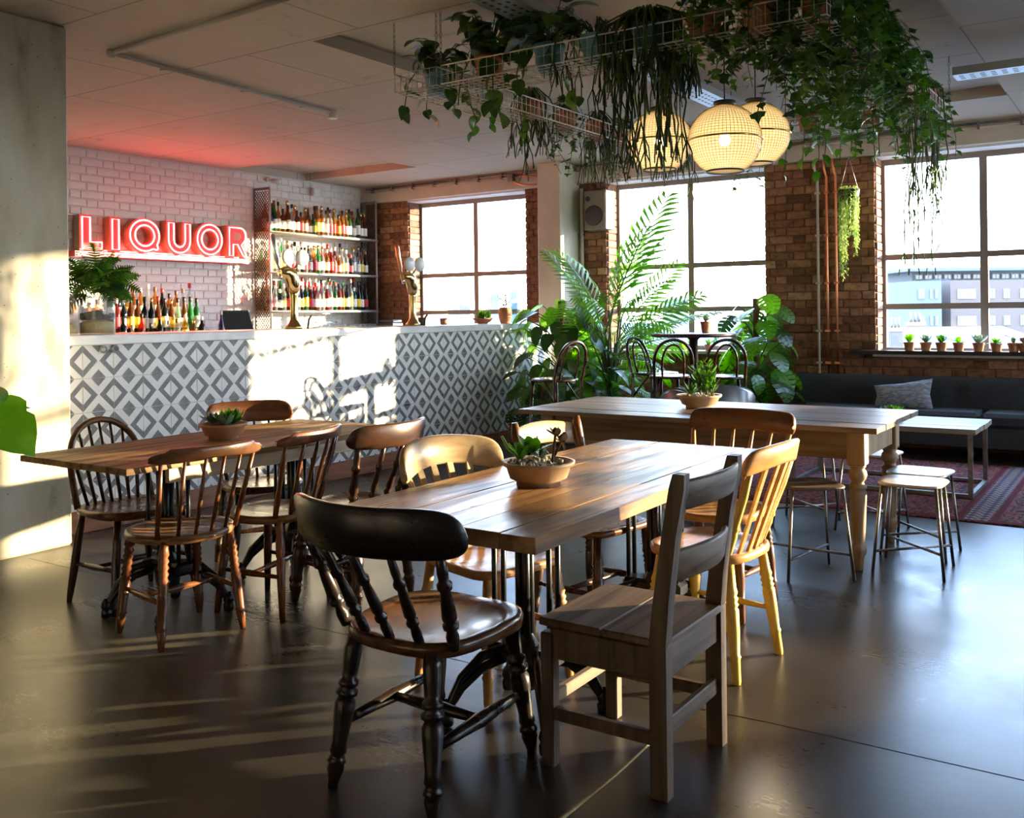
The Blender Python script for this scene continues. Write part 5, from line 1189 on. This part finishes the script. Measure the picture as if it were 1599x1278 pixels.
def pothos(label, x, y, seed, n=18, vines=3, key='pothos', size=.1, vl=.35, potm='terra', h=.28):
    r = random.Random(seed); o = thing('trailing_pothos', label, 'plant', (x, y, RZ+.004), r.uniform(0,6)); pot(o, .085, .14, potm)
    for i in range(n):
        a = r.uniform(0,2*pi); t = r.uniform(.3,1); p = Vector((.13*t*cos(a), .13*t*sin(a), .14 + h*r.uniform(.05,.55))); MB().tube([(0,0,.12), p*.5+Vector((0,0,.09)), p], .0028, 4).build('stem', M['stem'], o)
        leaf(o, key, p, (cos(a), sin(a), r.uniform(-.6,.5)), size*r.uniform(.8,1.35), r.uniform(-.5,.5))
    for i in range(vines):
        a = 2*pi*i/max(1,vines) + r.uniform(-.4,.4); d = Vector((cos(a), sin(a), 0)); l = vl*r.uniform(.6,1.2)
        vine(o, [(0,0,.13), d*.1+Vector((0,0,.17)), d*.17+Vector((0,0,.06)), d*.19+Vector((0,0,-.5*l)), d*.2+Vector((.02,0,-l))], key, 6, size*.9)
    return o
def strands(label, x, y, seed, n=40, l=(.3,.7), m_='leafdark', r_=.005, spread=.12, branch=True, potm='bluepot', cat='plant', arch=.08):
    r = random.Random(seed); o = thing('mistletoe_cactus', label, cat, (x, y, RZ+.004), 0); pot(o, .085, .14, potm)
    for g in range(4):
        mb = MB()
        for i in range(n//4):
            a = r.uniform(0,2*pi); d = Vector((cos(a), sin(a), 0)); q_ = spread*r.uniform(.5,1.3); ll = lerp(l[0], l[1], r.random()**2.6); p = Vector((0,0,.13)); pts = [p, d*q_*.4+Vector((0,0,.14+arch)), d*q_+Vector((0,0,.12+arch*.4))]
            z = .1; c = d*q_*1.1
            while z > -ll: pts.append(c + Vector((r.uniform(-.012,.012), r.uniform(-.012,.012), z))); z -= .09; c = c + d*r.uniform(-.004,.008)
            mb.tube(pts, r_*r.uniform(.7,1.1), 4)
            if branch and len(pts) > 4:
                for s in (-1, 1): b0 = pts[-2]; mb.tube([b0, b0+Vector((s*.02, r.uniform(-.02,.02), -.06)), b0+Vector((s*.03, r.uniform(-.03,.03), -.15))], r_*.7, 4)
        st_ = mb.build('hanging_stems', M[m_], o); st_['kind'] = 'stuff'
    return o
def ivy(label, x, y, seed, nv=8, l=(.2,.55), m_='leafmid', size=.035, spread=.16, up_=.12, key=None, dens=16):
    r = random.Random(seed); o = thing('trailing_ivy', label, 'plant', (x, y, RZ+.004), 0); pot(o, .085, .14, 'terra'); 
    for i in range(nv):
        a = 2*pi*i/nv + r.uniform(-.3,.3); d = Vector((cos(a), sin(a), 0)); ll = r.uniform(*l); q_ = spread*r.uniform(.7,1.2)
        pts = [Vector((0,0,.12)), d*q_*.5+Vector((0,0,.14+up_)), d*q_+Vector((0,0,.13)), d*q_*1.1+Vector((0,0,0)), d*q_*1.12+Vector((r.uniform(-.03,.03),r.uniform(-.03,.03),-ll*.5)), d*q_*1.1+Vector((r.uniform(-.05,.05),r.uniform(-.05,.05),-ll))]
        mb = MB(); mb.tube(pts, .002, 4)
        for k in range(dens):
            t = (k+.5)/dens*(len(pts)-1); j = min(int(t), len(pts)-2); p = pts[j].lerp(pts[j+1], t-j); b_ = r.uniform(0,6.3); s = size*r.uniform(.7,1.3); dd = Vector((cos(b_), sin(b_), r.uniform(-.8,.1))); lm = MB()
            lm.add([(0,0,0),(-.5,.25,.05),(-.38,.55,0),(-.2,.6,0),(0,1,-.12),(.2,.6,0),(.38,.55,0),(.5,.25,.05)], [(0,1,2,3),(0,3,4,5),(0,5,6,7)], 0); lm.xf(orient(p, dd, r.uniform(-.6,.6)) @ Matrix.Scale(s*1.25, 4)); mb.add(lm.v, lm.f, 0)
        v_ = mb.build('leafy_vine', M[m_], o); v_['kind'] = 'stuff'
    return o
XL, YN, YF, XR = -3.40, 4.27, 6.87, -1.28
pothos('glossy pothos at the near left corner of hanging trays', XL, 4.32, 1, 34, 4, 'pothosdark', .1, .12, 'bluepot', .3)
pothos('broad leaved pothos in near tray, second pot from left corner', -3.0, YN, 2, 44, 3, 'pothosdark', .14, .14, 'terra', .42)
pothos('dark pothos in near tray, third pot from left corner', -2.62, YN, 3, 40, 2, 'pothosdark', .135, .1, 'bluepot', .4)
strands('dense curtain of dark mistletoe cactus hanging in front of the left lamp', -2.05, YN, 4, 96, (.12,.62), 'leafdark', .0055, .17)
strands('thinner mistletoe cactus trailing across the near tray', -2.34, YN, 44, 16, (.05,.22), 'leafdark', .005, .17)
ivy('leafy ivy trailing from near tray above the middle lamp', -1.76, YN, 5, 11, (.03,.2), 'leafmid', .045, .17)
strands('mistletoe cactus drooping from the bar side tray, nearer of two', XL, 5.3, 6, 26, (.15,.36), 'leafdark', .005, .1, potm='terra')
pothos('small pothos in a blue and terracotta pot on the bar side tray', XL, 4.85, 61, 12, 3, 'pothos', .08, .16, 'bluepot', .16)
ivy('spiky leaved creeper in bar side tray with ridged terracotta pot', XL, 5.75, 7, 9, (.1,.3), 'leafdark', .035, .1)
strands('mistletoe cactus drooping from the bar side tray, farther of two', XL, 6.2, 8, 30, (.12,.38), 'leafdark', .005, .1, potm='terra')
ivy('bushy fern like creeper at far end of bar side tray', XL, 6.65, 9, 12, (.08,.25), 'leafdark', .032, .12)
strands('mistletoe cactus at far left corner of hanging trays', -3.05, YF, 10, 20, (.15,.4), 'leafdark', .005, .1, potm='terra')
ivy('small creeper hanging from far tray below the lamps', -2.5, YF, 11, 7, (.25,.5), 'leafmid', .035, .1)
pothos('green pothos in terracotta pot on far tray right of lamps', -2.05, YF, 12, 16, 4, 'pothos', .1, .26, 'terra', .18)
pothos('trailing pothos in terracotta pot at right end of far tray', -1.65, YF, 13, 16, 4, 'pothos', .095, .3, 'terra', .2)
ivy('dense dark ivy mass on right tray nearest to camera', XR+.03, 4.35, 14, 24, (.05,.42), 'leafdark', .05, .19, .2, dens=26)
ivy('dense grey green ivy on right tray, second from camera', XR+.03, 4.75, 15, 24, (.08,.45), 'leafmid', .045, .19, .22, dens=26)
ivy('dense dark creeper on right tray, third from camera', XR+.02, 5.15, 16, 24, (.1,.45), 'leafdark', .045, .19, .22, dens=26)
ivy('dense olive creeper on right tray, fourth from camera', XR, 5.6, 17, 18, (.15,.4), 'leafmid', .045, .2, .2, dens=24)
pothos('pale variegated pothos hanging at the right tray outer side', XR+.02, 6.1, 18, 20, 5, 'pothos', .1, .3, 'terra', .25)
strands('long wiry mistletoe cactus dangling in front of right window', XR+.05, 6.6, 19, 30, (.45,1.05), 'leafdark', .0045, .1, potm='terra')
ivy('bright creeper at far right corner of hanging trays', XR, 6.85, 20, 12, (.1,.35), 'leafmid', .045, .14)
ivy('dark ivy above middle lamp between near and right tray', -1.5, YN+.02, 21, 14, (.03,.24), 'leafdark', .048, .18, .2, dens=22)
# burro tail on pier
o = thing('hanging_planter', 'pale green burro tail trailing from small pot on brick pier', 'plant', (-2.31, 8.92, 2.33)); 
MB().lathe([(.06,-.1),(.075,-.095),(.095,0),(.09,.002),(.085,-.01),(.02,-.02)], 16).build('pot', M['black'], o)
for sx_ in (-1, 1): MB().tube([(sx_*.08,0,0),(0,0,.3)], .0015, 4).build('wire', M['wire'], o)
MB().tube([(0,0,.3),(0,.1,.31),(0,.17,.31)], .003, 5).build('hook', M['steel'], o)
r = random.Random(3)
for g in range(6):
    mb = MB()
    for i in range(8):
        a = r.uniform(0,6.3); x0, y0 = .1*cos(a)*r.uniform(.3,1), .09*sin(a)-.01; ll = r.uniform(.25,.6) if x0 > -.02 else r.uniform(.35,.88); z = .03
        if y0 > .05: ll *= .7
        while z > -ll:
            s = .017; lm = MB(); b_ = r.uniform(0,6.3); xx, yy = x0 + r.uniform(-.006,.006), y0 + r.uniform(-.006,.006)
            mb.add([(xx,yy,z),(xx+s*cos(b_)-.005*sin(b_),yy+s*sin(b_)+.005*cos(b_),z-.006),(xx+1.3*s*cos(b_),yy+1.3*s*sin(b_),z-.02),(xx+s*cos(b_)+.005*sin(b_),yy+s*sin(b_)-.005*cos(b_),z-.012)], [(0,1,2,3)]); z -= .0095
        mb.tube([(x0,y0,.03),(x0,y0,-ll*.5),(x0,y0,-ll)], .002, 3)
    v_ = mb.build('trailing_stems', M['leafbead'], o); v_['kind'] = 'stuff'

# ------------------------------------------------------------------ globe lamps
def globe_material():
    m = bpy.data.materials.new('ribbed_lamp_glass'); m.use_nodes = True; N, L = m.node_tree.nodes, m.node_tree.links; N.clear()
    out = N.new('ShaderNodeOutputMaterial'); tl = N.new('ShaderNodeBsdfTranslucent'); tl.inputs[0].default_value = (.95,.8,.52,1)
    tr = N.new('ShaderNodeBsdfTransparent'); tr.inputs[0].default_value = (1,.93,.76,1); gl = N.new('ShaderNodeBsdfGlossy'); gl.inputs['Roughness'].default_value = .12
    m1 = N.new('ShaderNodeMixShader'); m1.inputs[0].default_value = .3; L.new(tl.outputs[0], m1.inputs[1]); L.new(tr.outputs[0], m1.inputs[2])
    fr = schlick(N, L); m2 = N.new('ShaderNodeMixShader'); L.new(fr.outputs[0], m2.inputs[0]); L.new(m1.outputs[0], m2.inputs[1]); L.new(gl.outputs[0], m2.inputs[2]); L.new(m2.outputs[0], out.inputs[0]); return m
GM = globe_material()
GR = mat('lamp_glass_rib', (.42,.3,.13), .25)
LAMPS = [((1030,222), 6.0, 'left of the three, behind the hanging cactus'), ((1132,219), 5.32, 'middle of the three and nearest'), ((1180,211), 5.78, 'right of the three, partly hidden by the middle globe')]
for (uv, d, nm) in LAMPS:
    c = ray(*uv, d); R = .2
    o = thing('globe_lamp', 'lit ribbed glass globe pendant lamp, %s' % nm, 'lamp', c, 0, 'ribbed globe pendants')
    prof = [(R*sin(t), -R*cos(t)*.98) for t in [radians(30) + (pi-radians(42))*i/30 for i in range(31)]]
    sh = MB().lathe(prof, 48, capb=False).build('glass_shade', GM, o)
    ribs = MB()
    for i in range(60):
        a = 2*pi*i/60; ribs.tube([((R+.001)*sin(t)*cos(a), (R+.001)*sin(t)*sin(a), -(R+.001)*cos(t)*.98) for t in [radians(30) + (pi-radians(42))*k/14 for k in range(15)]], .0016, 3, cap=False)
    for i in range(1, 30):
        t = radians(30) + (pi-radians(42))*i/30; q_ = (R+.001)*sin(t); ribs.tube([(q_*cos(a), q_*sin(a), -(R+.001)*cos(t)*.98) for a in [2*pi*k/40 for k in range(40)]], .0014, 3, closed=True)
    ribs.build('prism_ribs', GR, sh)
    MB().tube([((R+.003)*cos(a), (R+.003)*sin(a), 0) for a in [2*pi*k/48 for k in range(48)]], .006, 6, closed=True).build('equator_band', M['brass'], o)
    MB().tube([(R*.51*cos(a), R*.51*sin(a), -R*.86) for a in [2*pi*k/36 for k in range(36)]], .006, 6, closed=True).build('rim', M['dark'], o)
    MB().lathe([(.001,.22),(.06,.215),(.062,.2),(.045,.19),(.045,.14)], 16, capb=False).build('gallery', M['dark'], o)
    MB().sphere((0,0,0), .032, 12, 8).build('bulb', M['bulb'], o)
    top = CEIL + .08 - c.z
    MB().tube([(0,0,.03),(0,0,.2)], .012, 8).build('socket', M['dark'], o)
    MB().tube([(0,0,.2),(0,0,top)], .004, 6).build('cord', M['black'], o); MB().lathe([(.05,top-.03),(.05,top-.002)], 14, capt=True).build('ceiling_rose', M['dark'], o)
    ld = bpy.data.lights.new('lamp_light', 'POINT'); ld.energy = .42; ld.color = (1,.78,.45); ld.shadow_soft_size = .04; lo = bpy.data.objects.new('lamp_light', ld); C.objects.link(lo); lo.parent = o; lo.location = (0,0,-.05)

# ------------------------------------------------------------------ ceiling services
o = thing('ceiling_conduit', 'grey ceiling conduit with an elbow ending in a small spotlight', 'conduit', (-5.2, 3.45, CEIL)); 
MB().tube([(1.6,-.08,-.018),(.04,0,-.018)], .015, 8).build('pipe', M['wallplain'], o); MB().tube([(.0,.03,-.018),(-.17,2.0,-.018)], .015, 8).build('pipe', M['wallplain'], o); MB().sphere((.0,.0,-.02), .03, 10, 6).build('elbow_box', M['wallplain'], o)
MB().lathe([(.035,-.06),(.04,-.055),(.035,-.005),(.03,0)], 14, (-.18,2.05,0)).build('spotlight', M['white'], o)
for y in (.4,1.1,1.7): MB().box(-.05-.08*y-.02+.03, -.05-.08*y+.05, y-.012, y+.012, -.036, 0).build('clip', M['wallplain'], o)
def cable_tray(label, x0, x1, y0, y1, z, axis):
    o = thing('cable_tray', label, 'cable tray', (0,0,0)); mb = MB(); step = .06
    MBx = mb.box
    MBx(x0, x1, y0, y1, z, z+.003); t = o
    if axis == 1: MBx(x0, x0+.003, y0, y1, z+.003, z+.05); MBx(x1-.003, x1, y0, y1, z+.003, z+.05)
    else: MBx(x0, x1, y0, y0+.003, z+.003, z+.05); MBx(x0, x1, y1-.003, y1, z+.003, z+.05)
    mb.build('tray', M['galv'], o); sl = MB(); a = (y0 if axis == 1 else x0) + .03; e = (y1 if axis == 1 else x1) - .03; k = 0
    while a < e:
        for j in range(3):
            off = (.25 + .25*j)
            if axis == 1: cx = lerp(x0, x1, off); sl.box(cx-.008, cx+.008, a, a+.028, z-.0008, z)
            else: cy = lerp(y0, y1, off); sl.box(a, a+.028, cy-.008, cy+.008, z-.0008, z)
        a += step; k += 1
    sl.build('slot', M['dark'], o)
    for q_ in (.15, .85):
        x, y = (lerp(x0,x1,.5), lerp(y0,y1,q_)) if axis == 1 else (lerp(x0,x1,q_), lerp(y0,y1,.5))
        cz = CEIL + (.08 if -4.1 < x < -.93 and 4.03 < y < 8.14 else 0)
        MB().tube([(x,y,z+.003),(x,y,cz)], .004, 5).build('hanger_rod', M['steel'], o)
cable_tray('perforated steel cable tray running toward the windows above hanging plants', -2.82, -2.62, 2.6, 7.9, 2.8, 1)
cable_tray('perforated steel cable tray under the ceiling at upper right', -1.05, 3.5, 6.5, 6.68, 2.7, 0)
o = thing('ceiling_pipes', 'thin service pipes running along the top of window beam', 'pipes', (0, BEAMY, CEIL)); 
for k, (dy, dz, r_) in enumerate(((-.03,-.03,.012), (-.03,-.065,.009))): MB().tube([(-8.3,dy,dz),(-6,dy,dz-.002),(-3,dy,dz),(3,dy,dz)], r_, 7).build('pipe', M['steel'] if k == 0 else M['wallplain'], o)
for i in range(26): MB().box(-8.2+.33*i, -8.2+.33*i+.02, -.048, -.0, -.08, -.012).build('clip', M['steel'], o)
o = thing('copper_pipework', 'bent copper pipes beside the white column under ceiling', 'pipes', (-6.0, BEAMY-.02, 2.72)); 
MB().tube([(-.05,-.03,.05),(.0,-.03,.0),(.1,-.03,-.03),(.3,-.03,-.045)], .011, 7).build('pipe', M['copper'], o); MB().tube([(-.03,-.03,.08),(.1,-.03,.07),(.3,-.03,.05)], .011, 7).build('pipe', M['copper'], o); MB().cbox(-.1,-.03,-.06,0,.02,.1,.004).build('valve', M['steel'], o)
# pipes on brick pier
for k, (x, m_, nm, r_) in enumerate(((-2.66,'beam','cream conduit',.013), (-2.575,'copper','copper pipe left of its twin',.011), (-2.49,'copper','copper pipe right of its twin',.011))):
    o = thing('wall_pipe', '%s running down brick pier behind sofa' % nm, 'pipe', (x, WALLY-.035, 0), 0, None); MB().tube([(0,0,.3),(0,0,1.5),(0,0,2.5),(-.02,-.01,2.58),(-.02,-.04,2.68)], r_, 8).build('pipe', M[m_], o)
    for z in (.75,1.05,1.5,1.95,2.35): MB().box(-.025,.025,-.014,.036,z-.01,z+.01).build('clip', M[m_], o)
o = thing('wall_pipe', 'cream pipe running down the sunlit side of the white column', 'pipe', (-5.21, 9.13, 0)); MB().tube([(0,0,0),(0,0,2.6)], .02, 8).build('pipe', M['beam'], o)
for z in (.5,1.3,2.1): MB().box(-.045,.03,-.012,.012,z-.012,z+.012).build('clip', M['steel'], o)
o = thing('wall_speaker', 'grey cream wall loudspeaker with round woofer beside the column', 'speaker', (-4.965, WALLY-.1, 2.13)); MB().cbox(-.135,.135,-.1,.09,0,.42,.006).build('cabinet', M['steel'], o)
MB().cbox(-.125,.125,-.108,-.1,.01,.41,.002).build('grille', M['terrapale2'], o)
for (z, q_, nm) in ((.15,.105,'woofer'), (.33,.025,'tweeter')):
    b_ = MB(); b_.lathe([(.001,0),(q_,0),(q_+.004,.004),(q_*.9,.008),(q_*.3,.003),(.001,.006)], 28, capb=False); b_.xf(Matrix.Translation((-.01 if nm == 'woofer' else -.08, -.108, z)) @ Matrix.Rotation(pi/2, 4, 'X')); b_.build(nm, M['dark'], o)
MB().box(-.03,.03,.09,.1,.15,.27).build('wall_bracket', M['steel'], o)
o = thing('security_camera', 'small white security camera high on the painted brick wall', 'camera', (WALLX+.02, 7.55, 2.79)); MB().cbox(0,.05,-.05,.05,-.02,.04,.006).build('mount', M['white'], o); MB().tube([(.06,0,0),(.13,.05,-.015)], .024, 10).build('lens_body', M['white'], o)
o = thing('junction_box', 'small white junction box high on painted brick wall', 'box', (WALLX+.02, 8.25, 2.72)); MB().cbox(0,.05,-.06,.06,-.04,.05,.005).build('case', M['white'], o); MB().cbox(.05,.056,-.05,.05,-.03,.04,.002).build('lid', M['white'], o)

# floor joint and a few chips
o = MB(); o.tube([(-1.23,1.2,-.002),(-1.236,1.9,-.002),(-1.226,2.3,-.002),(-1.232,2.62,-.002)], [.006,.0085,.006,.004], 5)
struct(o.build('trim_5', M['sand']))
o = MB(); o.tube([(-4.9,2.74,-.001),(-2.8,2.74,-.001),(-1.9,2.76,-.001),(-1.0,2.84,-.001),(-.3,2.85,-.001),(1.5,2.84,-.001)], .0022, 4)
struct(o.build('trim_4', M['dark']))

# ------------------------------------------------------------------ city outside
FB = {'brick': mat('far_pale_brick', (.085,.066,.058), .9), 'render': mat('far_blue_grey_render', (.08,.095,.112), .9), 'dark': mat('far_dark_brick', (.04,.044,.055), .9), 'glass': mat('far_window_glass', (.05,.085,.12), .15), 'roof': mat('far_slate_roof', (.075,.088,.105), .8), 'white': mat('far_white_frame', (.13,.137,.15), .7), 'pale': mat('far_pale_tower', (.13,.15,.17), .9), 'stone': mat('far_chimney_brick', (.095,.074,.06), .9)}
def place(u, v, d): return ray(u, v, d)
def facade(o, u0, u1, vtop, vbot, d, m_, wins, depth=12):
    """wing of building o whose front runs between two sight lines; wins = (u0,u1,v0,v1) on that front"""
    a, b_ = place(u0, vtop, d), place(u1, vtop, d); bot = place(u0, vbot, d).z
    ax = Vector((b_.x-a.x, b_.y-a.y, 0)); w = ax.length; h = a.z - bot
    Mx = Matrix.Translation(Vector((a.x, a.y, bot)) - o.location) @ Matrix.Rotation(math.atan2(ax.y, ax.x), 4, 'Z')
    MB().box(0, w, 0, depth, 0, h).build('wing', FB[m_], o).matrix_basis = Mx
    for (p0, p1, q0, q1) in wins:
        x0, x1 = w*(p0-u0)/(u1-u0), w*(p1-u0)/(u1-u0); z1, z0 = h*(vbot-q0)/(vbot-vtop), h*(vbot-q1)/(vbot-vtop)
        f_ = MB().box(x0, x1, -.08, 0, z0, z1).build('window', FB['white'], o); f_.matrix_basis = Mx; s = (x1-x0)*.1
        for (c0, c1) in ((x0+s, (x0+x1)/2-s*.4), ((x0+x1)/2+s*.4, x1-s)): MB().box(c0, c1, -.1, -.08, z0+s, z1-s).build('pane', FB['glass'], f_)
rows = [(452, 467), (494, 509)]
ap = thing('apartment_block', 'brick and render apartment block with glazed top floor seen through right window', 'building', place(1416, 560, 70))
facade(ap, 1484, 1660, 438, 560, 70, 'brick', [(a, b_, q0, q1) for q0, q1 in rows for a, b_ in ((1494,1523),(1543,1553),(1566,1576),(1592,1620))], 6)
facade(ap, 1428, 1470, 439, 560, 69, 'render', [(a, b_, q0, q1) for q0, q1 in rows for a, b_ in ((1433,1443),(1451,1455),(1459,1464))], 6)
facade(ap, 1470.2, 1483.8, 436, 560, 72, 'dark', [], 4); facade(ap, 1416, 1427.5, 444, 560, 74, 'dark', [(1420,1425,452,463)], 4)
facade(ap, 1424, 1680, 424, 440, 78, 'render', [(1428+15*i, 1440+15*i, 429, 437) for i in range(17)], 6)
a, b_ = place(1418, 424, 75), place(1690, 424, 75); ax = b_ - a; f_ = MB().box(0, ax.length, 0, 10, 0, .25).build('roof_slab', FB['roof'], ap); f_.matrix_basis = Matrix.Translation(a - ap.location) @ Matrix.Rotation(math.atan2(ax.y, ax.x), 4, 'Z')
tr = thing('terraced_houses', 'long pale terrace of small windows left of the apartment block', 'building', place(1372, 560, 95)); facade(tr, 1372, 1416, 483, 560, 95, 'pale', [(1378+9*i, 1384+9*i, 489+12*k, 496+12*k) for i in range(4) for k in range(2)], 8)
def roof(label, u0, u1, veave, vridge, d, dd, skylights=0, cat='roof'):
    a, b_ = place(u0, veave, d), place(u1, veave, d); r0 = place(u0, vridge, d+dd); o = thing('slate_roof', label, cat, a); ax = b_ - a; ax.z = 0; w = ax.length; o.rotation_euler = (0,0,math.atan2(ax.y, ax.x)); h = r0.z - a.z
    MB().add([(0,0,0),(w,0,0),(w,dd,h),(0,dd,h),(0,2*dd,0),(w,2*dd,0),(0,0,-6),(w,0,-6),(w,2*dd,-6),(0,2*dd,-6)], [(0,1,2,3),(3,2,5,4),(6,7,1,0),(5,1,7,8),(0,4,9,6),(1,5,2),(0,3,4)]).build('slopes', FB['roof'], o)
    for i in range(skylights):
        x = w*(i+.6)/(skylights+.4); f0, f1 = .35, .62; MB().add([(x,dd*f0,h*f0+.04),(x+w*.05,dd*f0,h*f0+.04),(x+w*.05,dd*f1,h*f1+.04),(x,dd*f1,h*f1+.04)], [(0,1,2,3)]).build('skylight', FB['white'], o)
    return o
roof('long slate roof with skylights below the apartment block', 1340, 1680, 552, 512, 40, 6, 6)
roof('grey gabled roof seen through the middle window', 1085, 1260, 545, 502, 38, 5, 1); roof('low roof line seen through the left window', 600, 900, 520, 494, 60, 5, 2); roof('low roof line behind palm in middle window', 930, 1090, 540, 505, 50, 5, 2)
for k, (u0, u1, v0, d) in enumerate(((1391,1410,518,30), (1421,1443,509,31), (740,752,492,50), (757,768,490,50))):
    p, q_ = place(u0, v0, d), place(u1, v0, d); w = (q_-p).length; o = thing('chimney', ['dark brick chimney stack left of the sill pots', 'pale brick chimney stack with clay pots behind the sill pots', 'small chimney in left window, nearer to bar taps', 'small chimney in left window, nearer to jar plant'][k], 'chimney', p); o.rotation_euler = (0,0,YAW)
    MB().box(0, w, 0, w*.6, -3, 0).build('stack', FB['dark' if k == 0 else 'stone'], o); MB().box(-.05, w+.05, -.05, w*.6+.05, 0, .12).build('cap', FB['stone'], o)
    for i in range(3): MB().tube([(w*(.2+.3*i), w*.3, .12), (w*(.2+.3*i), w*.3, .45)], w*.09, 7).build('chimney_pot', FB['stone'], o)
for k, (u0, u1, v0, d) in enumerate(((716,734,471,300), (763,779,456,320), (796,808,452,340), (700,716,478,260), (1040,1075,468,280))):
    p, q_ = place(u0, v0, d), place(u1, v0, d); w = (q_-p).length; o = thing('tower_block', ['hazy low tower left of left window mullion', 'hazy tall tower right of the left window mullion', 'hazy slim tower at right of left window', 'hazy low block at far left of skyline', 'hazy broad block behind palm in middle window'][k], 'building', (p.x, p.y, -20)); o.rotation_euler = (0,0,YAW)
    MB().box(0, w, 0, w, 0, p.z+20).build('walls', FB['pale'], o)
    for i in range(3):
        for j in range(4): MB().box(w*(.12+.3*i), w*(.28+.3*i), -.2, 0, p.z+20-3-6*j, p.z+20-1-6*j).build('window', FB['glass'], o)
gnd = MB().box(-700, 700, WALLY+6, 900, -21, -20).build('ground', FB['roof']); struct(gnd)
